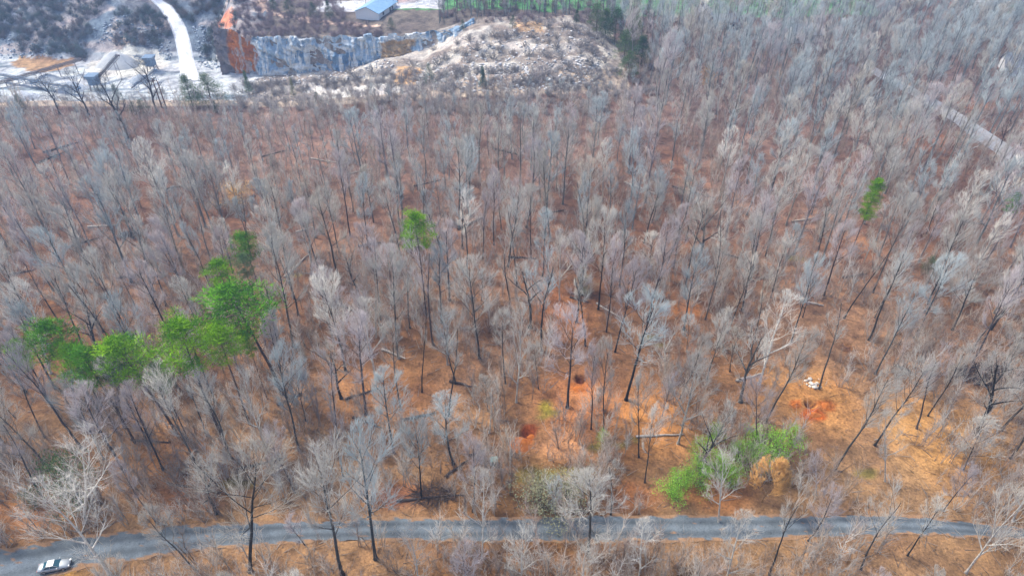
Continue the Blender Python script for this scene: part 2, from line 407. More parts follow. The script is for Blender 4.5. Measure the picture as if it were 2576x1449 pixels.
# golden / orange clearing patches, moss, darker browns
for u, v, r, c, k, asp in [(1640, 1060, 9, (205, 140, 76), .7, 1), (2040, 1000, 9, (205, 145, 78), .8, 1), (1450, 1010, 8, (212, 140, 88), .7, 1),
        (2380, 1110, 11, (198, 148, 82), .7, 1), (1420, 1120, 6, (205, 150, 108), .7, .6), (1600, 1250, 5, (150, 85, 45), .5, .6), (1420, 780, 7, (180, 118, 72), .5, 1.6),
        (1360, 720, 4, (178, 112, 78), .4, 3), (1720, 780, 4, (200, 125, 62), .6, .7), (2150, 620, 6, (196, 136, 90), .6, 1), (1300, 1215, 12, (130, 100, 62), .5, .5), (1375, 1028, 1.6, (150, 140, 50), .9, 1.2),
        (1000, 1245, 5, (170, 88, 58), .5, .6), (480, 1240, 7, (150, 80, 45), .5, .6), (950, 1000, 9, (200, 140, 88), .6, 1), (400, 1150, 12, (186, 128, 76), .5, .6), (2300, 340, 10, (186, 122, 84), .6, 1), (2440, 260, 8, (190, 130, 90), .5, 1),
        (605, 487, 4.2, (205, 145, 90), 1, .5), (60, 1290, 9, (196, 130, 76), .6, .5), (140, 1449, 4, (205, 150, 62), .7, .4), (1800, 1240, 6, (196, 120, 55), .5, .6)]:
    spot(u, v, r, c, k, asp)
for u, v, r in [(1500, 1125, 1.6), (1560, 1120, 1.3), (1600, 1105, 1.2), (1390, 1040, 1.6), (1360, 1050, 1.2), (1345, 1200, 3.5), (1430, 1190, 2.5), (1640, 850, 1.5), (1660, 870, 1.2), (600, 1215, 2.5), (2180, 1190, 2), (745, 690, 1.5), (2000, 650, 2.5)]: spot(u, v, r, (118, 112, 52), .75, .5, 1.5)
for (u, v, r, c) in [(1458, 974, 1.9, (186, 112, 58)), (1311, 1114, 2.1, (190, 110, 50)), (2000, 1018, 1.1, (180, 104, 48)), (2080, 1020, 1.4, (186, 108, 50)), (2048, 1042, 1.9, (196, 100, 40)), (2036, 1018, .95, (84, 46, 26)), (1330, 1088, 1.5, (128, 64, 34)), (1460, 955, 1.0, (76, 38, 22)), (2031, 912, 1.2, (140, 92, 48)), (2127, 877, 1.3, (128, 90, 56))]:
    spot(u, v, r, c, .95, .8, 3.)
# quarry
pale = (214, 216, 216)
qz = (gy > ip(gx, YR) + 7 + 4 * (fbm(gx / 6, gy / 6, 3) - .5)) & (gx < 38) & (gy < 300)
v_ = (1 + .3 * (fbm(gx / 8, gy / 8, 5) - .5))[:, None]
stripe = sm((fbm(gx / 26, gy / 3.2, 4) - .5) * 5)[:, None]
fc = np.array(lin(198, 204, 208)[:3]) * (1 - stripe) + np.array(lin(126, 140, 150)[:3]) * stripe; _s2 = sm((fbm(gx / 2.5, gy / 2.5, 4) - .5) * 5)[:, None]; fc = fc * (.82 + .3 * _s2)
col[qz] = (fc * v_)[qz]
rightq = qz & (gx > -95)
rn = fbm(gx / 5, gy / 5, 5)[:, None]
rc = np.array(lin(146, 136, 128)[:3]) * (1 - sm((rn - .46) * 6)) + np.array(lin(190, 184, 176)[:3]) * sm((rn - .46) * 6)
col[rightq] = rc[rightq]
bank = (gy > ip(gx, YR) - 3) & (gy < ip(gx, YR) + 13 + 6 * (fbm(gx / 5, gy / 5 + 7, 3) - .5)) & (gx < 38)
col[bank] = (np.array(lin(176, 160, 144)[:3]) * v_)[bank]
hillm = (gy > ip(gx, YB) + 3) & (gx < -98) & (gy < 420)
hn = fbm(gx / 9, gy / 6, 5)[:, None]; hs = sm((hn - .42) * 7)
hc = np.array(lin(112, 126, 140)[:3]) * (1 - hs) + np.array(lin(178, 170, 168)[:3]) * hs
hb = sm((fbm(gx / 18 + 31, gy / 18, 3)[:, None] - .5) * 5); hc = hc * (1 - hb * .4) + np.array(lin(136, 124, 118)[:3]) * hb * .4
col[hillm] = hc[hillm]
plat = (gy > ip(gx, YB) + 3) & (gx > -98) & (gx < 40)
col[plat] = (np.array(lin(112, 104, 98)[:3]) * v_ )[plat]
paint(wpoly([(215, 157), (265, 138), (300, 122), (345, 118), (372, 122), (405, 142), (425, 168), (330, 200), (215, 190)]), (206, 204, 196), .12)
paint(wpoly([(255, 92), (330, 96), (352, 116), (300, 122)]), (190, 170, 160), .1)
paint(wpoly([(30, 160), (45, 146), (100, 143), (180, 150), (184, 163), (150, 178), (95, 181), (45, 172)]), (170, 138, 104), .06)
paint(wpoly([(0, 40), (75, 22), (76, 30), (0, 66)]), (200, 200, 205), .1)
paint(wpoly([(100, 82), (160, 60), (185, 42), (190, 50), (165, 70), (105, 92)]), (180, 168, 166), .1)
paint(wpoly([(545, 60), (568, 30), (590, 30), (598, 60), (570, 75)]), (214, 140, 110), .15)
paint(wpoly([(635, 8), (660, 0), (690, 28), (780, 48), (960, 62), (960, 70), (780, 58), (680, 40)]), (204, 178, 160), .1)
paint(wpoly([(1080, 105), (1200, 102), (1400, 112), (1350, 128), (1150, 124)]), (196, 188, 180), .15)
paint(wpoly([(1000, 165), (1060, 170), (1050, 215), (990, 210)]), (196, 160, 120), .15)
paint(wpoly([(1300, 55), (1370, 60), (1360, 82), (1295, 84)]), (190, 160, 128), .3)
paint(wpoly([(1490, 92), (1510, 95), (1535, 135), (1525, 148)]), (214, 206, 190), .2)
paint(wpoly([(760, 200), (1000, 215), (1050, 230), (1020, 240), (760, 225)]), (222, 218, 212), .15)
# fields and lots beyond
fieldm = (jy + jy - gy > 283) & (jx + jx - gx > -55) & (gx < 150) & (gy < 1200)
col[fieldm] = (np.array(lin(96, 150, 98)[:3]) * v_)[fieldm]
m_ = (gy > 284) & (gx > -80) & (gx < -28) & (gy < 300); col[m_] = np.array(lin(206, 208, 212)[:3])
spot(2530, 20, 9, (80, 170, 60), .9, 1); spot(2375, 6, 4, (190, 110, 80), .6, 1); spot(2470, 12, 4, (220, 222, 226), .9, 1); spot(1000, 0, 8, (196, 160, 150), .9, .4)
nxs, nys = len(xs), len(ys)
ii, jj = np.meshgrid(np.arange(nxs - 1), np.arange(nys - 1)); a0 = (jj * nxs + ii).ravel()
quads = np.stack([a0, a0 + 1, a0 + 1 + nxs, a0 + nxs], 1)
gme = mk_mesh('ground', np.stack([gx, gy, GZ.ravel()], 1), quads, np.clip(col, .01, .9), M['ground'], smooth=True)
tag(link('ground', gme), kind='structure')

def sheet(name, A, B, mat, tintf, rows, cols, lift, kind='structure'):
    """strip between two edge polylines given as photograph rays cast onto the terrain"""
    def res(P, n):
        P = np.array(P, float); s = np.concatenate([[0], np.cumsum(np.hypot(*np.diff(P, axis=0).T))]); q = np.linspace(0, s[-1], n)
        return np.stack([np.interp(q, s, P[:, 0]), np.interp(q, s, P[:, 1])], 1)
    a, b = res(A, rows), res(B, rows); V, TI = [], []
    for i in range(rows):
        for j in range(cols):
            f = j / (cols - 1); e = 1.1 * (fbm(i * .3, j * 0 + 3.3, 4) - .5) * (1 if j == 0 else 0) + 1.3 * (fbm(i * .25, j * 0 + 9.3, 4) - .5) * (1 if j == cols - 1 else 0)
            x, y = a[i] * (1 - f) + b[i] * f; y += e
            V.append((x, y, float(gz_fast(x, y)) + lift)); TI.append(tintf(i / (rows - 1), f, x, y))
    ii, jj = np.meshgrid(np.arange(cols - 1), np.arange(rows - 1)); a0 = (jj * cols + ii).ravel()
    o = link(name, mk_mesh(name, V, np.stack([a0, a0 + 1, a0 + 1 + cols, a0 + cols], 1), TI, mat, smooth=True)); o['kind'] = kind; return o
far_e = [(-80, 1392), (60, 1372), (210, 1346), (330, 1334), (450, 1320), (600, 1314), (800, 1310), (1000, 1302), (1300, 1299), (1600, 1294), (1900, 1297), (2100, 1293), (2250, 1292), (2400, 1306), (2576, 1326), (2800, 1350)]
near_e = [(-60, 1490), (120, 1455), (240, 1421), (340, 1408), (450, 1394), (600, 1378), (800, 1362), (1000, 1361), (1300, 1364), (1600, 1364), (1900, 1360), (2100, 1350), (2250, 1344), (2400, 1347), (2576, 1360), (2800, 1385)]
def road_t(s, f, x, y):
    k = 1 - .34 * math.exp(-((f - .28) / .1) ** 2) - .30 * math.exp(-((f - .7) / .1) ** 2) + .16 * math.exp(-((f - .5) / .12) ** 2)
    lf = float(fbm(x / 1.2, y / .5, 3)); ed = max(0, 1 - min(f, 1 - f) / .2)
    if lf + ed * .55 > .80 or f < .03 or f > .97: return np.array(lin(150, 116, 84)[:3])
    return np.array(lin(104, 113, 118)[:3]) * k * (1 + .5 * (float(fbm(s * 14, f * 1.5, 3)) - .5))
RF, RN = [hit(u, v)[:2] for u, v in far_e], [hit(u, v)[:2] for u, v in near_e]
sheet('asphalt_road', RF, RN, M['road'], road_t, 420, 26, .05)
road_poly = RF + RN[::-1]
gl = [(2165, 165), (2193, 186), (2243, 213), (2302, 245), (2340, 270), (2402, 310), (2452, 350), (2512, 391), (2632, 446)]
grr = [(2178, 155), (2215, 178), (2265, 205), (2325, 236), (2372, 260), (2430, 295), (2480, 328), (2545, 370), (2660, 420)]
GLw, GRw = [hit(u, v)[:2] for u, v in gl], [hit(u, v)[:2] for u, v in grr]
sheet('gravel_track', GLw, GRw, M['road'], lambda s, f, x, y: np.array(lin(158, 158, 160)[:3]) * (1 + .6 * (float(fbm(x / 4, y / 4)) - .5)), 120, 8, .06)
track_poly = GLw + GRw[::-1]
hl = [(372, -6), (398, 20), (418, 45), (432, 75), (440, 100), (446, 130), (450, 160), (455, 200)]
hr = [(402, -6), (430, 15), (452, 40), (468, 70), (478, 100), (484, 130), (490, 160), (506, 205)]
HL, HR = [hit(u, v)[:2] for u, v in hl], [hit(u, v)[:2] for u, v in hr]
sheet('haul_road', HL, HR, M['road'], lambda s, f, x, y: (np.array([.88, .88, .88]) if .12 < f < .9 else np.array([.62, .64, .66])), 90, 14, .18)
haul_poly = HL + HR[::-1]

# ------------------------------------------------------------------ quarry cliff (its own relief in front of the plateau)
def cliff_y(x): return float(ip(x, YB)) + 5 * (float(fbm(x / 12, 4.0, 3)) - .5)
def cliff(name, x0, x1, nx, nz_, hfun, seed, colf):
    V, TI = [], []
    for j in range(nz_ + 1):
        for i in range(nx + 1):
            x = x0 + (x1 - x0) * i / nx; yb = cliff_y(x); zb = float(gz_fast(x, yb - 1.2)) - .6; zt = hfun(x)
            f = j / nz_; z = zb + (zt - zb) * f
            led = 1.1 * (math.floor(f * 3.3 + .5 * float(vnoise(x / 8, 2.2)) ) / 3.3 - f) * 2.2 + 1.2 * (float(vnoise(x / 1.6 + seed, 7.7)) - .5) * float(vnoise(x / 9, z / 6 + 3)) + 1.4 * (float(vnoise(x / 2.3 + seed, z / 3.1)) - .5) + 3.2 * (float(fbm(x / 5 + seed, z / 9, 4)) - .5) + .7 * (float(vnoise(x / .7, z / .9 + seed)) - .5)
            bx_ = math.floor(x / 2.7 + .25 * z + 2 * float(vnoise(x / 9, z / 5))); bz_ = math.floor(z / 2.4 + .2 * x); led += 2.0 * (_T[int(bx_) & 255, int(bz_) & 255] - .5); tj = 1.5 * (_T[int(math.floor(x / 3.1)) & 255, 77] - .5)
            V.append((x, yb - 1.0 + 2.6 * f + led * (1 if j < nz_ else .3) , z + (.4 * (float(vnoise(x / 1.5, 3.3 + seed)) - .5) + tj + 1.8 * (float(fbm(x / 6, 8.8, 3)) - .5)) * f ** 3)); TI.append(colf(x, z, f))
    c = nx + 1; ii, jj = np.meshgrid(np.arange(nx), np.arange(nz_)); a0 = (jj * c + ii).ravel()
    o = link(name, mk_mesh(name, V, np.stack([a0, a0 + 1, a0 + 1 + c, a0 + c], 1), TI, M['rock'])); o['kind'] = 'structure'
def ccol(x, z, f):
    xj = x + 7 * (float(fbm(x / 4 + 11, z / 4, 3)) - .5)
    n = float(fbm(x / .8, z / 5, 4)); n2 = float(fbm(x / 9 + 8, z / 2.2, 3)); n3 = float(fbm(x / 3, z / 3 + 40, 4))
    blue = np.array(lin(158, 180, 196)[:3]); dark = np.array(lin(102, 136, 164)[:3]); white = np.array(lin(228, 228, 222)[:3]); tan = np.array(lin(176, 148, 112)[:3]); org = np.array(lin(186, 108, 46)[:3])
    c = blue * (1 - sm((n3 - .5) * 5)) + dark * sm((n3 - .5) * 5)
    w = sm((n - .50) * 8) * .8; w = max(w, .85 * sm((n2 - .56) * 9)); c = c * (1 - w) + white * w
    o = sm((-97.5 - xj) / 1.5); g_ = sm((-107 - xj) / 1.5); grey = np.array(lin(120, 112, 112)[:3]) * (.7 + .7 * n3); ot = sm((xj + 51) / 2) * sm((-37 - xj) / 2) * sm((.85 - f) * 6)
    c = c * (1 - o) + (org * (1 - sm((n - .52) * 8)) + np.array(lin(190, 170, 160)[:3]) * sm((n - .52) * 8)) * o
    c = c * (1 - g_) + grey * g_
    c = c * (1 - ot) + (tan * (.8 + .5 * n)) * ot
    return c
cliff('quarry_cliff', -112, -14, 420, 48, lambda x: float(gz_fast(x, cliff_y(x) + float(ip(x, WW)) + .4)) + .25, 5.0, ccol)

# ------------------------------------------------------------------ bare trees
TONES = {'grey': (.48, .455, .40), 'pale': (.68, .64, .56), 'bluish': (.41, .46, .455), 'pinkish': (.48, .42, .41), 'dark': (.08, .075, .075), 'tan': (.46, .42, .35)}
WORD = {'grey': 'grey', 'pale': 'whitish', 'bluish': 'blue-grey', 'pinkish': 'pinkish', 'dark': 'blackish', 'tan': 'buff'}
KWORD = {'fan': 'round-crowned trees', 'narrow': 'slender trees', 'pale': 'wide-branching trees', 'small': 'low twiggy trees', 'forked': 'forked trees', 'snag': 'dead trees'}
TREES = []
def put_tree(x, y, z, kind, tone, h, label=None, group=None, rz=None, var=None, wide=1.0):
    H, mt, mc = KIND[kind][R.randrange(len(KIND[kind])) if var is None else var]
    s = h / H; o = empty({'snag': 'dead_tree'}.get(kind, 'bare_tree'), (x, y, z), R.uniform(0, 6.28) if rz is None else rz); o.scale = (s * wide, s * wide, s)
    if label is None: o.rotation_euler = (R.gauss(0, .045), R.gauss(0, .045), R.uniform(0, 6.28))
    a = link('trunk', mt, o); b = link('crown', mc, o)
    c = TONES[tone]; j = R.uniform(.8, 1.15); b.color = (c[0] * j, c[1] * j, c[2] * j, 1)
    if kind in ('pale', 'snag'): a.color = (c[0] * 1.0 * j, c[1] * j, c[2] * j, 1)
    elif tone == 'dark': a.color = (.05, .045, .045, 1)
    else:
        k = R.uniform(.06, .24); a.color = (c[0] * k, c[1] * k, c[2] * k, 1)
    tag(o, label, 'tree', group); TREES.append(o); return o
HERO = [ # base u, v, top v, kind, tone, width, label
 (215, 1313, 1092, 'pale', 'pale', 1.15, 'white-limbed tree spreading over the green bush at lower left above the road'),
 (275, 1442, 1212, 'pale', 'pale', 1.0, 'white-branched tree below the road, leaning over it right of the silver car'),
 (630, 1436, 1113, 'fan', 'tan', 1.05, 'big round buff-crowned tree standing in front of the road left of centre'),
 (862, 1445, 1105, 'fan', 'grey', .95, 'grey tree whose twin trunks cross the road, left of the dark-trunked one'),
 (945, 1405, 1050, 'fan', 'bluish', .9, 'tall blue-grey tree with dark trunk crossing the road near its middle'),
 (1060, 1252, 1042, 'fan', 'bluish', .85, 'blue-grey tree rising from the brush pile above the road'),
 (1212, 1402, 1178, 'pale', 'pale', .62, 'bright white upright sycamore standing in the middle of the road edge'),
 (1480, 1400, 1190, 'fan', 'grey', 1.35, 'wide low grey crown over the road right of the white sycamore'),
 (1808, 1312, 1128, 'pale', 'pale', .75, 'white-branched tree beside the orange-leaved bush'),
 (1622, 1213, 1012, 'narrow', 'pale', .8, 'pale tree with bent foot left of the bright green saplings'),
 (1607, 1150, 925, 'narrow', 'grey', .8, 'straight grey tree behind the bent pale one near the clearing'),
 (1575, 1006, 716, 'fan', 'bluish', 1.1, 'large dense blue-grey crown on a curved trunk behind the pits'),
 (1427, 1025, 768, 'fan', 'pinkish', 1.15, 'pinkish round crown just above the small pit and red mound'),
 (1487, 1079, 850, 'narrow', 'pinkish', .75, 'left one of two slim straight pale trunks in the orange clearing'),
 (1518, 1091, 842, 'narrow', 'grey', .75, 'right one of two slim straight pale trunks in the orange clearing'),
 (1355, 978, 860, 'narrow', 'grey', .9, 'short grey tree with a crooked foot left of the small pit'),
 (1362, 882, 592, 'narrow', 'bluish', 1.1, 'very tall double tree with pale round head in the middle of the wood'),
 (1505, 778, 520, 'fan', 'grey', .8, 'tall dark-trunked tree at the top of the orange clearing'),
 (1300, 718, 480, 'narrow', 'grey', .9, 'tall tree with bare straight trunk left of the double tree'),
 (1470, 668, 425, 'narrow', 'bluish', 1.0, 'tall tree above the orange clearing with blue-grey crown'),
 (2060, 978, 740, 'narrow', 'grey', 1.0, 'leaning dark-trunked tree beside the pale stones'),
 (2200, 1120, 870, 'narrow', 'grey', .95, 'long leaning trunk right of the large red pit'),
 (2306, 1078, 850, 'narrow', 'pinkish', .95, 'leaning dark trunk in the tan clearing at right, nearer of the pair'),
 (2334, 1046, 860, 'narrow', 'grey', .9, 'leaning dark trunk in the tan clearing at right, farther of the pair'),
 (2226, 1210, 1000, 'pale', 'pale', .6, 'pale slim tree right of the green saplings below the leaning trunks'),
 (2165, 1432, 1180, 'narrow', 'grey', .8, 'grey trunk leaning over the road toward the right'),
 (1008, 1030, 800, 'narrow', 'grey', .9, 'slim tree with mossy foot left of the dead white-armed tree'),
 (1003, 902, 615, 'fan', 'grey', .8, 'tall mossy-trunked tree in the middle of the wood left of centre'),
 (1090, 868, 560, 'narrow', 'pinkish', .9, 'tall pinkish tree standing below the lone green pine'),
 (668, 1122, 925, 'pale', 'pale', .7, 'white-limbed tree in front of the pine row, right end'),
 (520, 1096, 865, 'narrow', 'bluish', .8, 'blue-grey tree with dark trunk between the pines of the row'),
 (112, 1100, 880, 'narrow', 'bluish', .8, 'blue-grey tree in front of the leftmost pines'),
 (312, 1076, 960, 'forked', 'dark', .7, 'small black multi-stemmed tree under the pine row'),
 (738, 872, 560, 'fan', 'grey', .8, 'tall pale grey tree right of the big round pine'),
 (752, 1132, 850, 'narrow', 'bluish', .9, 'blue-grey tree between the pine row and the middle of the wood'),
 (1231, 1088, 975, 'snag', 'pale', 1, 'dead tree with two white arms left of the orange clearing'),
 (1283, 1192, 1045, 'snag', 'pale', .5, 'white pole-like dead trunk beside the orange dirt mound'),
 (1905, 1132, 945, 'fan', 'pinkish', .8, 'pinkish tree just behind the bright green saplings'),
 (2055, 1246, 1130, 'pale', 'pinkish', .7, 'small pinkish tree right of the orange-leaved bush'),
 (1818, 1476, 1290, 'pale', 'pale', .8, 'white spreading tree at the bottom edge right of centre'),
 (1055, 1490, 1325, 'pale', 'pale', .8, 'white spreading tree at the bottom edge left of centre'),
 (1312, 1480, 1325, 'pale', 'pale', .75, 'white forked tree at the bottom edge under the road centre'),
 (2430, 1440, 1215, 'pale', 'pale', .7, 'white crooked tree below the road at the right'),
 (2546, 1310, 1130, 'pale', 'pale', .8, 'white bare tree at the right edge above the road'),
 (1935, 1445, 1190, 'narrow', 'grey', .8, 'dark-footed tree in front of the road below the green saplings'),
 (150, 288, 178, 'forked', 'dark', 1.1, 'leftmost of the black forked trees at the quarry edge'),
 (222, 288, 168, 'forked', 'dark', 1.1, 'black forked tree at the quarry edge under the long conveyor'),
 (322, 350, 178, 'forked', 'dark', 1.1, 'tallest black forked tree with trunk reaching down into the wood'),
 (395, 284, 150, 'forked', 'dark', 1.1, 'black forked tree at the quarry edge beside the utility poles'),
 (2500, 398, 292, 'forked', 'dark', .7, 'black forked tree beside the gravel track at the right edge'),
 (2488, 275, 185, 'pale', 'pale', .45, 'slim white tree beyond the gravel track at upper right'),
 (335, 600, 375, 'fan', 'bluish', .95, 'tall blue-grey tree in the left part of the wood above the long log'),
 (500, 500, 340, 'narrow', 'bluish', 1.1, 'blue-grey crown in the upper left wood above the tan patch'),
 (940, 560, 415, 'fan', 'tan', 1.0, 'round buff crown in the middle left of the wood'),
 (850, 690, 470, 'fan', 'tan', 1.15, 'wide buff crown below the round buff one, left of the lone pine'),
 (620, 590, 495, 'fan', 'bluish', 1.1, 'dense round blue-grey crown behind the small top pine'),
 (1990, 860, 640, 'fan', 'bluish', .8, 'blue-grey tree behind the pale stones and disc'),
 (1720, 830, 620, 'fan', 'bluish', 1.0, 'broad blue-grey crown right of the orange clearing'),
 (1640, 560, 420, 'fan', 'bluish', 1.0, 'blue-grey crown above the broad one right of centre'),
 (1640+300, 480, 300, 'fan', 'bluish', 1.1, 'large pale blue crown high in the right part of the wood'),
 (1180, 500, 330, 'narrow', 'bluish', 1.0, 'blue-grey tree in the upper centre of the wood'),
 (760, 480, 330, 'narrow', 'bluish', 1.2, 'hazy blue-grey tree in the upper left centre of the wood'),
 (2250, 700, 560, 'fan', 'pinkish', 1.0, 'pinkish grey crown below the tall green pine at right'),
 (2330, 590, 480, 'fan', 'grey', 1.0, 'round grey crown right of the tall green pine'),
 (2395, 830, 650, 'fan', 'grey', 1.3, 'wide grey crown above the dark brush pile at right'),
 (2300, 850, 640, 'fan', 'bluish', 1.1, 'blue-grey crown left of the wide one above the brush pile'),
 (2480, 1000, 830, 'narrow', 'grey', .9, 'grey tree standing by the dark brush pile at the right'),
]
placed = []
UT = [205, 90, 605, 830, 915, 1055, 1210, 1478, 1822, 1672, 1632, 1640, 1440, 1497, 1530, 1352, 1372, 1535, 1305, 1480, 2110, 2330, 2400, 2450, 2255, 2260, 985, 965, 1040, 600, 455, 25, 285, 680, 725, 1242, 1290, 1915, 2062]
for i_, (u, v, vt, k, tn, wd, lb) in enumerate(HERO):
    x, y, z = hit(u, v) if v < 1500 else (*flat(u, v), 0)
    h = height_for(x, y, z, vt); o = put_tree(x, y, z, k, tn, h, lb, wide=wd, group='bare trees of the wood'); placed.append((x, y))
    if i_ < len(UT):
        Zc = y * cp - (z + h - CAM_H) * sp; xt = (UT[i_] - CX) / F_PX * Zc
        o.rotation_mode = 'QUATERNION'; q = Matrix.Rotation(max(-.35, min(.35, math.atan2(xt - x, h))), 4, 'Y') @ Matrix.Rotation(R.uniform(0, 6.28), 4, 'Z'); o.rotation_quaternion = q.to_quaternion()

ROW = [(1352, 'below the road'), (1190, 'above the road'), (940, 'level with the pits'), (720, 'in the lower wood'), (500, 'in the middle wood'), (320, 'in the upper wood'), (-999, 'in the far wood')]
COLS = ['far left', 'centre left', 'centre', 'centre right', 'far right']
ORD = ['leftmost', 'second from left', 'third from left', 'fourth from left', 'fifth from left', 'sixth from left', 'seventh from left', 'eighth from left', 'ninth from left', 'tenth from left']
def zone(u, v):
    r = next(n for t, n in ROW if v > t); return r, COLS[max(0, min(4, int(u / 515.2)))]
def blocked(x, y, u, v):
    P = np.array([x]), np.array([y])
    if (1640 < u < 2010 and 1230 < v < 1420) or (60 < u < 270 and 1405 < v < 1560): return True
    if in_poly(*P, road_poly)[0]: return True
    if in_poly(*P, track_poly)[0]: return True
    for px, py, r, d in PITS:
        if math.hypot(x - px, y - py) < r + 2.5: return True
    if y > float(ip(x, YR)) - 1 and x < 40 and y < 268: return True
    if x < -95 and y > 196: return True
    return False
KEEP = [(2490, 925), (2420, 930), (2212, 510), (1046, 580), (110, 840), (205, 910), (330, 880), (430, 840), (530, 860), (630, 765), (550, 690), (610, 610), (1326, 1100), (1311, 1120), (1460, 965), (2036, 1020), (2070, 1030), (2042, 966), (1243, 1160), (1915, 1200), (1690, 1220), (1935, 1120), (2031, 912)]
def hides(x, y):
    u, v = proj(x, y, 14)
    return any(abs(u - a) < 48 and -75 < v - b < 70 and proj(x, y, 0)[1] > b + 20 for a, b in KEEP)
cand = []
rows_y = 30.0
tries = 34000
bx = rng.random((tries, 2)); grid = {}
def near(x, y, d):
    gx_, gy_ = int(x // 9), int(y // 9)
    for i in (-1, 0, 1):
        for j in (-1, 0, 1):
            for (a, b) in grid.get((gx_ + i, gy_ + j), ()):
                if (a - x) ** 2 + (b - y) ** 2 < d * d: return True
    return False
def gadd(x, y): grid.setdefault((int(x // 9), int(y // 9)), []).append((x, y))
for p in placed: gadd(*p)
for a, b in bx:
    y = 28 + b * 330; Z = .777 * y + 55; x = (a - .5) * 1.62 * Z
    u, v = proj(x, y, 0)
    d = 4.3 + 2.6 * float(vnoise(x / 13, y / 13))
    if 1330 < u < 1660 and 900 < v < 1290: d = 13
    if 1960 < u < 2420 and 860 < v < 1180: d = 10.5
    if v > 1190: d = max(d, 7.0)
    if y > 210: d = 4.6
    if R.random() < .3 and any(in_poly(np.array([u]), np.array([v - q]), gl + grr[::-1])[0] for q in (30, 60, 95)): continue
    if hides(x, y) or (1440 < u < 1650 and v < 270 and R.random() < .8): continue
    if near(x, y, d) or blocked(x, y, u, v): continue
    if x < 45 and y > 268: 
        if y < 303 and x > -62 and not (x < -30 and y < 292): pass
        else: continue
    gadd(x, y); cand.append((x, y, u, v))
cand.sort(key=lambda c: math.hypot(c[0], c[1], 88))
near_c_, far_c_ = cand[:300 - len(HERO) - 2 + 4], cand[300 - len(HERO) - 2 + 4:]
def choose(x, y, u, v):
    t = R.random(); rr = float(vnoise(x / 30 + 7, y / 30)); up = y > 120
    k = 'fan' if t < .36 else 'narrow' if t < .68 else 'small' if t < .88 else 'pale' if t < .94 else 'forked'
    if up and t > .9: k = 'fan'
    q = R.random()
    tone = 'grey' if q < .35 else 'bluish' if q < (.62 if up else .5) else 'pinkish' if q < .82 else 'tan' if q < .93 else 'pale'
    if k == 'pale': tone = 'pale' if R.random() < .7 else 'grey'
    if k == 'forked': tone = 'grey'
    h = {'fan': R.uniform(14, 23), 'narrow': R.uniform(16, 26), 'small': R.uniform(7, 12), 'pale': R.uniform(15, 21), 'forked': R.uniform(13, 18)}[k]
    if v > 1190: h *= .8
    if u < 900 and v < 560: h *= .78
    if x < 40 and 150 < y <= 268:
        h *= max(.42, 1 - (y - 150) / 62)
    return k, tone, h
recs = []
for x, y, u, v in near_c_:
    k, tone, h = choose(x, y, u, v); z = float(gz_fast(x, y))
    o = put_tree(x, y, z, k, tone, h, wide=R.uniform(.75, 1.2)); recs.append((u, zone(u, v), k, tone, o))
groups = {}
for r_ in recs: groups.setdefault((r_[1], r_[2], r_[3]), []).append(r_)
for (zn, k, tone), L in groups.items():
    L.sort(key=lambda q: q[0])
    for i, q in enumerate(L):
        pre = (ORD[min(i, 9)] + ' of the ' if len(L) > 1 else 'single ')
        kw = KWORD[k] if len(L) > 1 else KWORD[k][:-1]
        q[4]['label'] = f"{pre}{WORD[tone]} {kw} {zn[0]}, {zn[1]}"; q[4]['group'] = 'bare trees of the wood'
print('near trees', len(near_c_), 'far trees', len(far_c_))
items = []
for x, y, u, v in far_c_:
    k, tone, h = choose(x, y, u, v)
    if y > 160 and R.random() < .45: tone = 'bluish'  # bluish picked more often far off: distance haze put into the tree colour
    if y > 212 and x > 40: h = R.uniform(15, 22)
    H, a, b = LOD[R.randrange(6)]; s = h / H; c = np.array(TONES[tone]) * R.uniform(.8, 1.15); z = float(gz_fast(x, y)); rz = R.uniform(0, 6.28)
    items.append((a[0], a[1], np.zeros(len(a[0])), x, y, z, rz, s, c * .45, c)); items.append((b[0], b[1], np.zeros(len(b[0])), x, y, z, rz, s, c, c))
for i in range(260):
    x, y = R.uniform(-66, 52), R.uniform(266, 312); z = gz_fast(x, y)
    if x < -28 and y < 296: continue
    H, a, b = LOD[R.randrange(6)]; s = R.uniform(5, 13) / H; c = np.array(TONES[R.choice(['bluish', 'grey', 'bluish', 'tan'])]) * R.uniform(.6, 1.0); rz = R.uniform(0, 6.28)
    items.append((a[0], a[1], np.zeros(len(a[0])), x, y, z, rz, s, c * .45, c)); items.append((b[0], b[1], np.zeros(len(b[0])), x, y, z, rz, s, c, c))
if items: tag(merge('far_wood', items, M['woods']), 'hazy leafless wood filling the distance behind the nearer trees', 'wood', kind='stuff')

# undergrowth: saplings and brush between the trunks, sticks on the litter
items = []
for a, b in rng.random((16500, 2)):
    y = 34 + (b ** 1.15) * 265; Z = .777 * y + 55; x = (a - .5) * 1.6 * Z; u, v = proj(x, y, 0)
    if blocked(x, y, u, v) or (x < 42 and y > 200): continue
    dens = float(fbm(x / 14 + 60, y / 14, 3))
    if 1330 < u < 1660 and 900 < v < 1290: dens -= .16
    if 1960 < u < 2420 and 880 < v < 1180: dens -= .14
    if 1640 < u < 2010 and 1090 < v < 1300: dens -= .14
    if dens < .40: continue
    V, T, c = BRUSH[R.randrange(8)]; s = R.choice([R.uniform(.5, 1.3), R.uniform(1.0, 2.2)])
    tn = np.array([(.42, .37, .32), (.36, .29, .25), (.30, .23, .18), (.46, .43, .39), (.40, .33, .26)][R.randrange(5)]) * R.uniform(.7, 1.3)
    items.append((V, T, c, x, y, float(gz_fast(x, y)), R.uniform(0, 6.28), s, tn, tn))
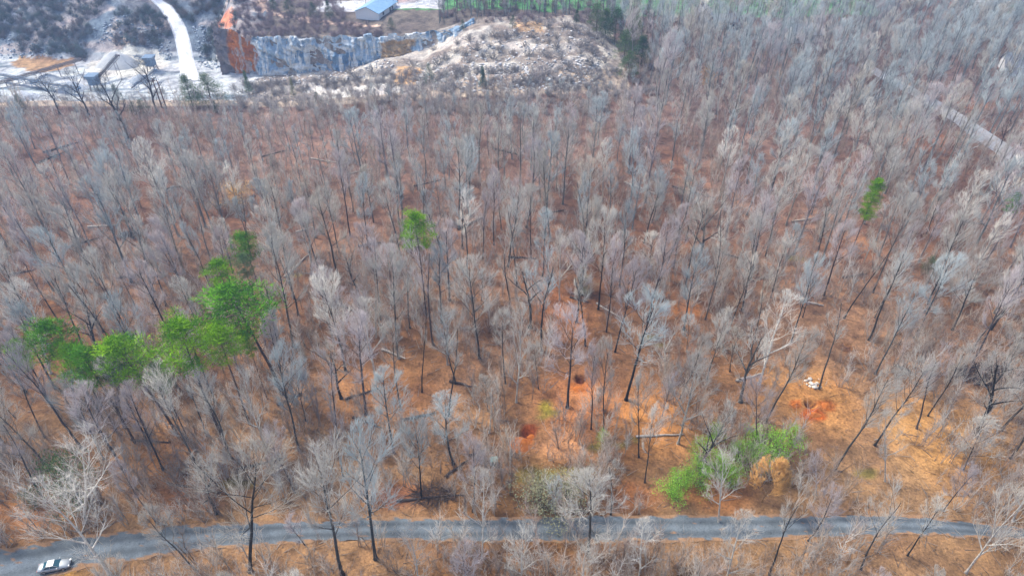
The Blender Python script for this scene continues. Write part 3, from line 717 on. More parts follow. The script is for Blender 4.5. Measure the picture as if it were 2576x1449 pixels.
for i in range(520):
    x = -165 + 205 * R.random(); y = float(ip(x, YR)) + R.uniform(-7, 7)
    V, T, c = BRUSH[4 + R.randrange(4)]; tn = np.array([(.22, .19, .19), (.30, .27, .26), (.16, .15, .15)][R.randrange(3)])
    items.append((V, T, c, x, y, gz_fast(x, y), R.uniform(0, 6.28), R.uniform(.6, 1.3), tn, tn))
print('brush', len(items))
tag(merge('undergrowth', items, M['woods']), 'thin leafless saplings and brush between the trunks', 'undergrowth', kind='stuff')
B = Buf()
for a, b, c in rng.random((9000, 3)):
    y = 34 + (b ** 1.2) * 170; Z = .777 * y + 55; x = (a - .5) * 1.6 * Z
    if blocked(x, y, 0, 0): continue
    L = .5 + 3.0 * c ** 3; th = R.uniform(0, 3.14); z = float(gz_fast(x, y)) + .05
    B.seg((x, y, z), (x + L * math.cos(th), y + L * math.sin(th), z + R.uniform(0, .25) * L), .022 + .012 * L, .01, 3, R.random())
V, T, c = B.arrays()
ct = np.array([.10, .075, .06])[None] * (1 - c[:, None]) + np.array([.42, .38, .33])[None] * c[:, None]
tag(link('fallen_branches', mk_mesh('fallen_branches', V, T, ct, M['woods'])), 'small sticks and broken branches strewn over the leaf litter', 'fallen branches', kind='stuff')

# fallen logs
LOGS = [(220, 573, 298, 567, 'pale'), (100, 410, 160, 385, 'dark'), (110, 385, 205, 358, 'dark'), (280, 448, 400, 420, 'dark'), (185, 478, 355, 505, 'pale'), (400, 480, 530, 455, 'dark'), (455, 452, 520, 430, 'dark'), (540, 520, 645, 495, 'dark'),
        (715, 700, 778, 640, 'pale'), (745, 585, 790, 572, 'pale'), (900, 620, 960, 612, 'dark'), (870, 1005, 960, 975, 'dark'), (1005, 1058, 1095, 1040, 'dark'), (890, 1050, 960, 1078, 'dark'), (1150, 580, 1220, 545, 'dark'),
        (1570, 460, 1660, 495, 'pale'), (1690, 470, 1800, 500, 'dark'), (1280, 648, 1350, 652, 'dark'), (1435, 748, 1480, 762, 'dark'), (1500, 765, 1560, 800, 'pale'), (960, 880, 1020, 905, 'pale'), (330, 1108, 430, 1114, 'dark'),
        (420, 1215, 560, 1240, 'dark'), (75, 1200, 120, 1182, 'pale'), (1000, 1260, 1170, 1245, 'dark'), (1120, 1200, 1175, 1160, 'dark'), (1180, 1148, 1230, 1130, 'dark'), (1600, 1100, 1720, 1094, 'pale'), (2120, 700, 2180, 690, 'dark'),
        (60, 515, 130, 540, 'dark'), (660, 395, 720, 380, 'dark'), (870, 440, 940, 425, 'pale'), (1040, 470, 1110, 455, 'dark'), (1240, 375, 1300, 390, 'dark'), (1820, 640, 1880, 655, 'dark'), (1990, 560, 2050, 550, 'pale'), (2420, 560, 2480, 566, 'dark'),
        (300, 700, 360, 690, 'dark'), (380, 640, 425, 625, 'pale'), (840, 760, 900, 790, 'dark'), (700, 1020, 760, 990, 'dark'), (1130, 960, 1190, 975, 'dark'), (1850, 960, 1920, 940, 'pale'), (2250, 920, 2290, 935, 'dark'), (600, 1180, 720, 1150, 'dark'),
        (780, 400, 850, 412, 'pale'), (180, 620, 250, 600, 'dark'), (30, 690, 90, 680, 'dark'), (1360, 540, 1420, 530, 'dark'), (2020, 760, 2070, 770, 'pale')]
LC = {'dark': (.085, .065, .055, 1), 'pale': (.50, .43, .36, 1)}
lg = []
for i, (u0, v0, u1, v1, tn) in enumerate(LOGS):
    a = hit(u0, v0); b = hit(u1, v1); L = math.dist(a[:2], b[:2]); r0 = R.uniform(.2, .3); B = Buf(); o = empty('fallen_log', a)
    n = 5; P = []; Rr = []
    for k in range(n + 1):
        f = k / n; x = a[0] + (b[0] - a[0]) * f + R.uniform(-.12, .12); y = a[1] + (b[1] - a[1]) * f + R.uniform(-.12, .12)
        P.append((x - a[0], y - a[1], float(gz_fast(x, y)) - a[2] + r0 * .8)); Rr.append(r0 * (1 - .6 * f))
    B.path(P, Rr, 6)
    v, t, c = B.arrays(); tr = link('log_stem', mk_mesh('log_stem', v, t, mat=M['bark'], smooth=True), o); tr.color = LC[tn]
    for k in range(4):
        B = Buf(); f = R.uniform(.25, 1); p = (P[-1][0] * f, P[-1][1] * f, P[int(f * n)][2]); d = unit((R.uniform(-1, 1), R.uniform(-1, 1), R.uniform(.1, .9))); q = addv(p, d, R.uniform(.8, 2.4)); B.seg(p, q, .06, .012, 4)
        v, t, c = B.arrays(); br = link('broken_limb', mk_mesh('broken_limb', v, t, mat=M['bark']), o); br.color = LC[tn]
    uu, vv = (u0 + u1) / 2, (v0 + v1) / 2
    lg.append((uu, zone(uu, vv), tn, o))
gl_ = {}
for q in lg: gl_.setdefault((q[1], q[2]), []).append(q)
for (zn, tn), L in gl_.items():
    L.sort(key=lambda q: q[0])
    for i, q in enumerate(L):
        s = ('bleached pale' if tn == 'pale' else 'dark brown')
        tag(q[3], (f"{ORD[i]} of the {s} fallen logs {zn[0]}, {zn[1]}" if len(L) > 1 else f"single {s} fallen log {zn[0]}, {zn[1]}"), 'fallen log', 'fallen logs on the leaf litter')

# ------------------------------------------------------------------ pines, cedars, leafy bushes
def tuft(B, p, r, n, rg, flatz=.45, bl=.34, bw=.06, c=0.0, var=.12):
    q = rg.normal(size=(n, 3)) * r * .5; q[:, 2] *= flatz
    P = np.array(p) + q; D = q / np.maximum(np.linalg.norm(q, axis=1, keepdims=True), 1e-3) + rg.normal(size=(n, 3)) * .5 + [0, 0, .55]
    D /= np.linalg.norm(D, axis=1, keepdims=True); W3 = np.cross(D, rg.normal(size=(n, 3))); W3 /= np.linalg.norm(W3, axis=1, keepdims=True)
    B.blades(P, D, rg.uniform(.7, 1.3, n) * bw, rg.uniform(.6, 1.3, n) * bl, W3, np.clip(c + rg.normal(size=n) * var, 0, 1))
def pine(seed, H=20, crown=.34, rad=3.2, nb=34, r0=.17):
    rg = np.random.default_rng(seed); r = random.Random(seed); T, K, L = Buf(), Buf(), Buf()
    P, Rr = [(0, 0, -.3)], [r0 * 1.2]; d = (r.uniform(-.03, .03), r.uniform(-.03, .03), 1); p = (0, 0, -.3)
    for i in range(9):
        d = unit((d[0] + r.uniform(-.03, .03), d[1] + r.uniform(-.03, .03), 1)); p = addv(p, d, (H * .97) / 9); P.append(p); Rr.append(r0 * (1 - .8 * (i + 1) / 9))
    T.path(P, Rr, 7)
    for i in range(10):        # dead stubs below the crown
        t = r.uniform(.4, 1 - crown); k = t * 9; a = P[int(k)]; b = P[int(k) + 1]; f = k % 1; q = tuple(a[j] * (1 - f) + b[j] * f for j in range(3)); az = r.uniform(0, 6.28)
        T.seg(q, (q[0] + math.cos(az) * r.uniform(.6, 1.8), q[1] + math.sin(az) * r.uniform(.6, 1.8), q[2] + r.uniform(-.2, .3)), .03, .008, 3)
    for i in range(nb):
        f = (i + r.random()) / nb; t = 1 - crown * (1 - f) ** 1.0; k = min(t * 9, 8.99); a = P[int(k)]; b = P[int(k) + 1]; g = k % 1; q = tuple(a[j] * (1 - g) + b[j] * g for j in range(3))
        az = i * 2.4 + r.uniform(-.4, .4); prof = math.sin(math.pi * min(1, .22 + .80 * f) ** 1.1) ** .6 if f < .97 else .25; LL = rad * prof * r.uniform(.55, 1.15)
        tilt = .05 + .5 * f; dd = unit((math.cos(az), math.sin(az), tilt)); m = addv(q, dd, LL * .5); e = addv(m, unit((dd[0], dd[1], dd[2] + .25)), LL * .5)
        K.seg(q, m, .045, .03, 3); K.seg(m, e, .03, .01, 3); cc = r.uniform(.1, .9)
        for s_ in range(5):
            w_ = r.uniform(.35, 1.08); c0 = tuple(q[j] + (e[j] - q[j]) * w_ for j in range(3)); off = r.uniform(-.5, .5) * LL * .45
            c1 = (c0[0] - dd[1] * off, c0[1] + dd[0] * off, c0[2] + r.uniform(.0, .25)); K.seg(c0, c1, .018, .006, 3)
            tuft(L, c1, r.uniform(.6, 1.0), 34, rg, .22, bl=.42, bw=.075, c=min(1, max(0, cc + r.uniform(-.25, .25))))
    return T, K, L
def conif(seed, H=8, rad=1.8, n=210, taper=1.0):
    rg = np.random.default_rng(seed); r = random.Random(seed); T, L = Buf(), Buf()
    T.path([(0, 0, -.2), (.05, 0, H * .5), (0, 0, H * .95)], [.12, .07, .02], 5)
    for i in range(n):
        f = r.random() ** 1.1; z = H * (.1 + .88 * f); rr = rad * ((1 - f) ** (.8 * taper) + .08) * (.35 + .65 * r.random() ** .5) * (1 + .25 * math.sin(5 * f + seed)); az = r.uniform(0, 6.28)
        T.seg((0, 0, z - .3), (rr * math.cos(az), rr * math.sin(az), z), .02, .006, 3)
        tuft(L, (rr * math.cos(az), rr * math.sin(az), z), .55, 30, rg, .7, bl=.24, bw=.06, c=r.uniform(0, 1))
    return T, L
def leafy(seed, H=3.5, rad=1.9, n=62, bl=.11, bw=.08):
    rg = np.random.default_rng(seed); r = random.Random(seed); T, L = Buf(), Buf()
    for i in range(9):
        az = r.uniform(0, 6.28); a = r.uniform(.1, .5); T.seg((0, 0, -.1), (math.sin(a) * math.cos(az) * H * .8, math.sin(a) * math.sin(az) * H * .8, H * .85), .04, .01, 4)
    for i in range(n):
        f = r.random(); az = r.uniform(0, 6.28); rr = rad * math.sin(math.pi * (.12 + .8 * f)) * r.random() ** .6 * (1 + .35 * math.sin(3 * az + seed) + .2 * math.sin(7 * f + az)); p = (rr * math.cos(az), rr * math.sin(az), H * (.1 + .9 * f))
        tuft(L, p, .62, 46, rg, .9, bl=bl, bw=bw, c=r.uniform(.2, .8), var=.05); T.seg((p[0] * .4, p[1] * .4, p[2] * .7), p, .012, .004, 3)
    return T, L
def leafmesh(L, c0, c1, name='foliage'):
    v, t, c = L.arrays(); c = c[:, None]; return mk_mesh(name, v, t, np.array(c0)[None] * (1 - c) + np.array(c1)[None] * c, M['needles'])
def tmesh(T, name='trunk'): v, t, c = T.arrays(); return mk_mesh(name, v, t, mat=M['bark'], smooth=True)
GREENS = {'bright': ((.05, .18, .005), (.30, .56, .01)), 'mid': ((.02, .10, .005), (.15, .40, .012)), 'sapling': ((.16, .40, .03), (.38, .74, .07)), 'dull': ((.05, .11, .03), (.13, .22, .07)), 'deep': ((.018, .06, .022), (.06, .13, .05)), 'bluegreen': ((.03, .09, .06), (.10, .19, .13)),
          'tan': ((.50, .29, .10), (.74, .48, .20)), 'olive': ((.20, .20, .11), (.36, .37, .22)), 'faint': ((.12, .20, .08), (.22, .32, .13)), 'rust': ((.35, .13, .06), (.5, .22, .12))}
PINEP = [pine(201 + i, nb=32, crown=.30) for i in range(4)] + [pine(206, nb=48, crown=.5, rad=2.7)]
def put_pine(u, v, vt, tone, label, var=0, wide=1.0, crown=None):
    h = 18.0
    for _ in range(25):
        d = ray(u, vt); t = (h - CAM_H) / d[2]; x, y = float(d[0] * t), float(d[1] * t); vb = proj(x, y, 0)[1]; h *= 1 + .5 * (v - vb) / max(vb - vt, 20)
    z = gz_fast(x, y); T, K, L = PINEP[var]; s = h / 20; wide *= .82
    o = empty('pine_tree', (x, y, z), R.uniform(0, 6.28)); o.scale = (s * wide, s * wide, s)
    t = link('trunk', tmesh(T), o); t.color = (.10, .07, .06, 1); b = link('branch', tmesh(K, 'branch'), o); b.color = (.13, .10, .08, 1)
    link('crown', leafmesh(L, *GREENS[tone]), o); tag(o, label, 'pine tree', 'green pines standing among the bare trees'); placed.append((x, y))
for a in [(112, 1058, 790, 'mid', 'tall darker green pine at the left end of the pine row', 0, 1.2), (22, 1062, 852, 'bright', 'pine at the left edge with its crown cut by the frame', 1, .8),
          (205, 1112, 868, 'mid', 'pine with the lowest crown in the left part of the pine row', 2, 1.2), (322, 1100, 832, 'bright', 'wide flat-crowned pine in the middle of the pine row', 3, 1.4),
          (430, 1116, 788, 'bright', 'tallest light green pine in the middle of the pine row', 1, 1.2), (532, 1066, 808, 'bright', 'pine with open underside at the right of the pine row', 2, 1.1),
          (614, 1000, 828, 'bright', 'small pine at the right end of the pine row under the big round one', 0, .8), (622, 990, 706, 'mid', 'big round dark green pine standing above the pine row', 3, 1.85),
          (548, 860, 652, 'bright', 'narrow pine to the upper left of the big round pine', 1, 1.15), (608, 780, 580, 'mid', 'topmost small pine of the left pine group', 2, 1.1), (606, 810, 632, 'faint', 'faint pale green pine between the two narrow pines', 0, .9),
          (1046, 790, 543, 'bright', 'lone bright green pine in the middle of the wood', 3, 1.1), (2212, 640, 450, 'bright', 'lone tall bright green pine in the right part of the wood', 4, .95), (2572, 640, 480, 'mid', 'green pine cut by the right edge of the frame', 1, .8),
          (165, 1090, 858, 'bright', 'light green pine just right of the tall one at the row end', 2, .95), (262, 1105, 878, 'mid', 'pine filling the gap left of the wide flat-crowned one', 1, .95), (378, 1110, 905, 'faint', 'lower pale green pine under the wide flat-crowned one', 0, 1.0)]:
    put_pine(*a)
CON = [conif(301, 8, 1.9), conif(302, 8, 2.4, 170, .6), conif(303, 8, 1.4)]; LEAF = [leafy(311), leafy(312), leafy(313, 3.5, 2.0)]
def put_leafy(u, v, vt, kindl, tone, label, cat, group, var=0, wide=1.0, name='evergreen_tree'):
    x, y, z = hit(u, v); h = height_for(x, y, z, vt); T, L = (CON if kindl == 'c' else LEAF)[var]; s = h / (8 if kindl == 'c' else 3.5)
    o = empty(name, (x, y, z), R.uniform(0, 6.28)); h *= (1 if kindl == 'c' else .95); s = h / (8 if kindl == 'c' else 3.5); wk = wide * (1 if kindl == 'c' else .95); o.scale = (s * wk, s * wk, s); t = link('trunk', tmesh(T), o); t.color = (.11, .09, .075, 1)
    link('crown', leafmesh(L, *GREENS[tone]), o); tag(o, label, cat, group)
for a in [(486, 268, 187, 'c', 'dull', 'tall narrow cedar at the quarry edge below the haul road', 0, 1.3), (534, 262, 186, 'c', 'dull', 'broad dark cedar at the quarry edge right of the narrow one', 1, 1.5),
          (628, 238, 178, 'c', 'dull', 'sparse cedar in front of the orange rock face', 2, .7), (740, 245, 195, 'c', 'olive', 'small yellow-green cedar in front of the blue cliff', 2, .7), (62, 286, 238, 'c', 'bluegreen', 'round cedar at the quarry edge at far left', 1, .8),
          (302, 262, 212, 'c', 'bluegreen', 'cedar half hidden behind the tallest black forked tree', 1, .8), (800, 262, 232, 'c', 'bluegreen', 'low bushy cedar at the quarry edge left of centre', 1, .9), (1082, 215, 160, 'c', 'bluegreen', 'dark cedar at the foot of the spoil heap', 1, .8), (1215, 222, 168, 'c', 'bluegreen', 'cedar in front of the white rubble of the spoil heap', 2, .9),
          (362, 284, 250, 'c', 'deep', 'low green cedar beside the utility poles', 1, 1.4), (340, 284, 256, 'c', 'deep', 'low green cedar left of the one by the utility poles', 1, 1.3), (545, 285, 255, 'c', 'deep', 'small cedar below the broad dark one', 2, 1),
          (730, 42, -10, 'c', 'deep', 'dark evergreen at the top left behind the cliff', 1, .9), (790, 45, 5, 'c', 'deep', 'second dark evergreen behind the cliff from the left', 1, .9), (830, 50, 2, 'c', 'deep', 'dark evergreen nearest the blue-roofed shed', 0, 1.0), (690, 30, -15, 'c', 'deep', 'evergreen at the top edge above the brushy bench', 0, .9),
          (1500, 78, 8, 'c', 'dull', 'dark evergreen at the top right of the spoil heap', 1, 1.2), (1545, 112, 20, 'c', 'deep', 'large dark evergreen right of the spoil heap top', 1, 1.2), (1592, 125, 40, 'c', 'dull', 'dark evergreen beside the large one right of the heap', 1, 1.1), (1612, 165, 90, 'c', 'deep', 'lower dark evergreen right of the spoil heap', 0, 1.3), (1578, 195, 128, 'c', 'dull', 'small evergreen at the lower right of the spoil heap', 1, 1.2), (1522, 92, 22, 'c', 'dull', 'evergreen between the two tallest right of the heap', 0, 1.3), (1570, 150, 75, 'c', 'dull', 'evergreen in the middle of the clump right of the heap', 1, 1.2),
          (1450, 62, 25, 'c', 'deep', 'evergreen on the skyline of the spoil heap', 0, .9), (985, 75, 45, 'c', 'deep', 'low evergreen on the cliff top left of the field', 1, 1.1), (1290, 75, 40, 'c', 'deep', 'evergreen between the field and the spoil heap', 1, .9), (1165, 78, 50, 'c', 'deep', 'rounded evergreen on the cliff top near the field', 1, .9), (2510, 60, 22, 'c', 'bluegreen', 'evergreen in the upper right corner', 1, 1), (2430, 35, 0, 'c', 'deep', 'dark evergreen left of the upper right corner lawn', 1, 1)]:
    put_leafy(*a[:6], 'evergreen tree', 'evergreens around the quarry', a[6], a[7])
for a in [(1690, 1250, 1192, 'sapling', 'bright green sapling nearest the road, leftmost of the green saplings', 0, 1.0), (1722, 1225, 1180, 'sapling', 'bright green sapling just right of the leftmost one', 2, .8), (1757, 1168, 1108, 'sapling', 'upright green sapling behind the white-branched tree', 1, .75), (1792, 1108, 1066, 'sapling', 'small topmost green sapling of the cluster', 2, .7), (1858, 1160, 1112, 'sapling', 'green sapling directly behind the white-branched tree crown', 0, .9),
          (1935, 1150, 1092, 'sapling', 'densest bright green sapling above the orange-leaved bush', 1, 1.3), (1905, 1180, 1128, 'sapling', 'green sapling just behind the orange-leaved bush', 2, .8), (1985, 1118, 1074, 'sapling', 'rightmost bright green sapling of the cluster', 2, .8), (1888, 1132, 1088, 'sapling', 'green sapling at the back centre of the cluster', 1, .8), (1760, 1222, 1172, 'sapling', 'low green sapling left of the white-branched tree foot', 0, .9), (1800, 1200, 1146, 'sapling', 'green sapling just left of the white-branched tree crown', 1, .8), (1832, 1222, 1170, 'sapling', 'green sapling half hidden behind the white-branched tree', 2, .8),
          (1362, 1278, 1215, 'olive', 'grey-green bush beside the road left of the wide grey crown', 1, 1.4), (1430, 1265, 1200, 'olive', 'olive bush just right of the grey-green one by the road', 0, 1.2), (205, 1262, 1155, 'dull', 'green bush inside the white-limbed tree at lower left', 1, .8), (92, 1270, 1232, 'dull', 'small green bush at the lower left edge', 0, 1),
          (1468, 735, 695, 'olive', 'yellowish leafy shrub at the top of the orange clearing', 2, 1.1), (2330, 690, 650, 'dull', 'dull green shrub in the right part of the wood', 1, 1), (1030, 620, 575, 'bluegreen', 'soft green shrub under the lone pine crown', 0, 1.1), (1515, 1108, 1085, 'sapling', 'tiny green shrub at the foot of the slim pale trunks', 0, 1), (605, 505, 465, 'tan', 'tan-leaved thicket in the upper left wood', 2, 2.2), (1775, 215, 168, 'tan', 'tan-leaved small tree in the far right wood', 2, 1.0)]:
    put_leafy(a[0], a[1], a[2], 'l', a[3], a[4], 'bush', 'leafy bushes and saplings', a[5], a[6], 'leafy_bush')

x, y, z = hit(1916, 1262); ob = put_tree(x, y, z, 'small', 'tan', height_for(x, y, z, 1158), 'upright orange-brown bush in front of the green saplings', 'leafy bushes and saplings', wide=.9, var=0)
ob.name = 'orange_bush'; ob['category'] = 'bush'; ob.rotation_euler = (0, 0, 1)
T2, K2 = bare_tree(77, H=10, base=.12, rx=3.0, cz=.5, r0=.08, limbs=18, kids=(6, 6, 7), angles=(50, 12), tl=.75, rad=.3, twig_r=.03)
for ch in ob.children:
    if ch.name.startswith('crown'): v, t, c = K2.arrays(); ch.data = mk_mesh('crown', v, t, mat=M['twig']); ch.color = (.66, .37, .13, 1)
    else: v, t, c = T2.arrays(); ch.data = mk_mesh('trunk', v, t, mat=M['bark']); ch.color = (.30, .18, .09, 1)
# ------------------------------------------------------------------ quarry shrubs, hill brush, rubble
SH = [brush(90 + i, 2.6, 26, 12, .03, 1.1) for i in range(3)]
shm = [mk_mesh('shrub', v, t, mat=M['twig']) for v, t, c in SH]
spts = [(1010, 205), (1035, 190), (985, 222), (1060, 205), (1200, 128), (1230, 118), (1170, 142), (1120, 152), (1100, 165), (1145, 135), (1260, 112), (1180, 158), (1240, 150), (1290, 140), (1330, 142), (1375, 145), (1410, 150), (1300, 92), (1340, 96), (1275, 100), (1245, 95), (1215, 100), (1180, 105), (1150, 112), (1400, 98), (1430, 108), (1460, 120), (1480, 110), (1440, 92), (1380, 72), (1350, 62), (1320, 66), (1420, 70), (1450, 78), (1480, 88), (1500, 100), (1515, 115), (1400, 125), (1460, 140), (1490, 135), (1345, 200), (1320, 205), (1520, 160), (1485, 165), (1430, 168), (960, 205), (935, 192), (900, 200), (870, 210), (840, 215), (820, 200), (880, 188), (760, 232), (700, 215), (610, 235), (590, 225), (650, 225), (385, 240), (410, 235), (1090, 128), (1040, 168), (1350, 112), (1380, 108), (1320, 118), (1255, 130), (1215, 145), (1500, 195), (1120, 190), (1150, 200), (1090, 200)]
sh_recs = []
for i, (u, v) in enumerate(spts):
    x, y, z = hit(u, v); o = link('bare_shrub', shm[i % 3]); o.location = (x, y, z); s = R.uniform(.8, 1.5); o.scale = (s * 1.5, s * 1.2, s); o.rotation_euler = (0, 0, R.uniform(0, 6.28))
    j = R.uniform(.8, 1.2); o.color = (.22 * j, .205 * j, .195 * j, 1)
    sh_recs.append((u, v, o)); continue
    side = 'on the cliff-foot berm' if u < 1000 else 'on the left flank of the spoil heap' if u < 1210 else 'on the middle of the spoil heap' if u < 1400 else 'on the right flank of the spoil heap'
    hgt = 'high up' if v < 110 else 'low down' if v > 160 else 'half way up'
    tag(o, f'dark grey-brown twiggy shrub {side}, {hgt}', 'shrub', f'shrubs {side}, {hgt}')
zs = {}
for u, v, o in sh_recs:
    side = 'on the cliff-foot berm' if u < 800 else 'right along the berm' if u < 1000 else 'on the heap, far left' if u < 1130 else 'on the heap, left' if u < 1240 else 'on the heap, middle' if u < 1350 else 'on the heap, right' if u < 1450 else 'on the heap, far right'
    zs.setdefault((side, 'high' if v < 110 else 'low' if v > 160 else 'half-way'), []).append((u, o))
for (side, hg), L in zs.items():
    L.sort(key=lambda q: q[0])
    for i, (u, o) in enumerate(L): tag(o, (ORD[i] + ' of the' if len(L) > 1 else 'single') + f" {hg} grey-brown twiggy shrub{'s' if len(L) > 1 else ''} {side}", 'shrub', 'shrubs on the spoil heap and berm')
items = []
for a, b in rng.random((6500, 2)):
    u = -40 + a * 1700; v = -30 + b * 320
    if 30 < u < 190 and 140 < v < 185 or (215 < u < 430 and v > 118): continue
    if u < 600 and v > 158: continue
    if 375 < u < 515 and v > 60 - 0 and u > 430: continue
    if u > 600 and v > (96 if u < 960 else 60) and u < 1560 and not (960 < u and v > 175) and not (u < 960 and v > 205): continue
    if 870 < u < 1100 and v < 60: continue
    x, y, z = hit(u, v)
    if in_poly(np.array([x]), np.array([y]), haul_poly)[0]: continue
    if u < 600 and float(fbm(x / 8 + 3, y / 8, 3)) < .44: continue
    if u > 1000 and v < 60 and R.random() < .5: continue
    V, T, c = SH[R.randrange(3)]; s = R.uniform(.5, 1.1) * (1.1 if u < 600 else .9)
    if u < 600: tn = np.array([(.085, .12, .13), (.12, .125, .13), (.14, .12, .12), (.07, .11, .10)][R.randrange(4)]) * R.uniform(.7, 1.3)
    elif v < 120: tn = np.array([.21, .16, .165]) * R.uniform(.8, 1.2)
    else:
        if R.random() < .4: continue
        tn = np.array([.32, .295, .28]) * R.uniform(.7, 1.2)
    items.append((V, T, c, x, y, z, R.uniform(0, 6.28), s, tn, tn))
print('hill brush', len(items))
tag(merge('hillside_brush', items, M['woods']), 'dense grey-brown brush covering the quarry slopes and banks', 'brush', kind='stuff')
ico = bpy.data.meshes.new('tmp'); import bmesh
bm = bmesh.new(); bmesh.ops.create_icosphere(bm, subdivisions=1, radius=1); rv0 = np.array([v.co[:] for v in bm.verts]); rt0 = np.array([[v.index for v in f.verts] for f in bm.faces]); bm.free(); bpy.data.meshes.remove(ico)
ROCK = []
for i in range(5):
    rg = np.random.default_rng(500 + i); v = rv0 * (1 + .35 * rg.normal(size=(len(rv0), 1))) * np.array([1, .8, .6]); ROCK.append(v)
items = []
zones = [([(1040, 175), (1180, 165), (1500, 150), (1530, 215), (1300, 235), (1050, 232)], 1500, .45, 1), ([(1280, 70), (1500, 70), (1540, 150), (1200, 165), (1050, 165)], 800, .4, 1), ([(640, 200), (800, 178), (960, 145), (1010, 150), (960, 200), (700, 215)], 900, .4, 1),
         ([(230, 60), (360, 30), (430, 100), (430, 160), (380, 120), (240, 110)], 900, .45, 0), ([(480, 60), (570, 80), (560, 180), (500, 170)], 500, .45, 0), ([(0, 80), (200, 60), (210, 145), (0, 150)], 500, .4, 0), ([(380, 230), (600, 225), (760, 235), (1000, 235), (1000, 255), (400, 262)], 500, .3, 2)]
for poly, n, rs, cmode in zones:
    us = [p[0] for p in poly]; vs = [p[1] for p in poly]; k = 0
    while k < n:
        u, v = R.uniform(min(us), max(us)), R.uniform(min(vs), max(vs)); k += 1
        if not in_poly(np.array([u]), np.array([v]), poly)[0]: continue
        x, y, z = hit(u, v); s = rs * (.4 + 1.3 * R.random() ** 2.5)
        cb = [(.36, .42, .48), (.74, .72, .69), (.68, .62, .55)][cmode]; c = np.array(cb) * R.uniform(.6, 1.15)
        items.append((ROCK[R.randrange(5)], rt0, np.zeros(len(rv0)), x, y, z + s * .25, R.uniform(0, 6.28), s, c, c))
tag(merge('rubble', items, M['rock']), 'broken pale and blue-grey rubble on the spoil heap and quarry slopes', 'rubble', kind='stuff')

# ------------------------------------------------------------------ box and tube helpers for built things
class MB:
    def __init__(s): s.V = []; s.F = []
    def box(s, c, size, ry=0, rz=0, taper=1.0):
        x, y, z = [q / 2 for q in size]; m = Matrix.Rotation(rz, 3, 'Z') @ Matrix.Rotation(ry, 3, 'Y'); b = len(s.V)
        for dz in (-1, 1):
            k = taper if dz > 0 else 1
            for dx, dy in ((-1, -1), (1, -1), (1, 1), (-1, 1)):
                p = m @ Vector((dx * x * k, dy * y * k, dz * z)); s.V.append((p.x + c[0], p.y + c[1], p.z + c[2]))
        for f in ((0, 3, 2, 1), (4, 5, 6, 7), (0, 1, 5, 4), (1, 2, 6, 5), (2, 3, 7, 6), (3, 0, 4, 7)): s.F.append([b + i for i in f])
        return s
    def bar(s, p, q, w_):
        p, q = Vector(p), Vector(q); d = (q - p).normalized(); a = d.orthogonal().normalized(); c = d.cross(a); b = len(s.V)
        for r in (p, q):
            for i, j in ((-1, -1), (1, -1), (1, 1), (-1, 1)): s.V.append(tuple(r + a * i * w_ / 2 + c * j * w_ / 2))
        for f in ((0, 3, 2, 1), (4, 5, 6, 7), (0, 1, 5, 4), (1, 2, 6, 5), (2, 3, 7, 6), (3, 0, 4, 7)): s.F.append([b + i for i in f])
        return s
    def poly(s, pts): b = len(s.V); s.V += [tuple(p) for p in pts]; s.F.append(list(range(b, b + len(pts)))); return s
    def cyl(s, p, q, r, n=12, r2=None):
        p, q = Vector(p), Vector(q); d = (q - p).normalized(); a = d.orthogonal().normalized(); c = d.cross(a); b = len(s.V); r2 = r if r2 is None else r2
        for o, rr in ((p, r), (q, r2)):
            for i in range(n): t = 6.2832 * i / n; s.V.append(tuple(o + (a * math.cos(t) + c * math.sin(t)) * rr))
        for i in range(n): j = (i + 1) % n; s.F.append([b + i, b + j, b + n + j, b + n + i])
        s.F.append([b + i for i in range(n)][::-1]); s.F.append([b + n + i for i in range(n)]); return s
    def build(s, name, mat, parent=None, bevel=0, smooth=False):
        me = bpy.data.meshes.new(name); me.from_pydata(s.V, [], s.F); me.materials.append(mat); me.update()
        if smooth: me.polygons.foreach_set('use_smooth', [True] * len(me.polygons))
        o = link(name, me, parent)
        if bevel: md = o.modifiers.new('b', 'BEVEL'); md.width = bevel; md.segments = 2; md.limit_method = 'ANGLE'
        return o
rust = noisy('rusty_steel', lin(92, 88, 96), lin(130, 116, 112), 2, .7, .3)
bluesteel = noisy('blue_grey_steel', lin(80, 104, 130), lin(120, 146, 168), 2, .6, .3)
wood_pole = noisy('weathered_wood', lin(110, 74, 58), lin(140, 104, 84), 3)
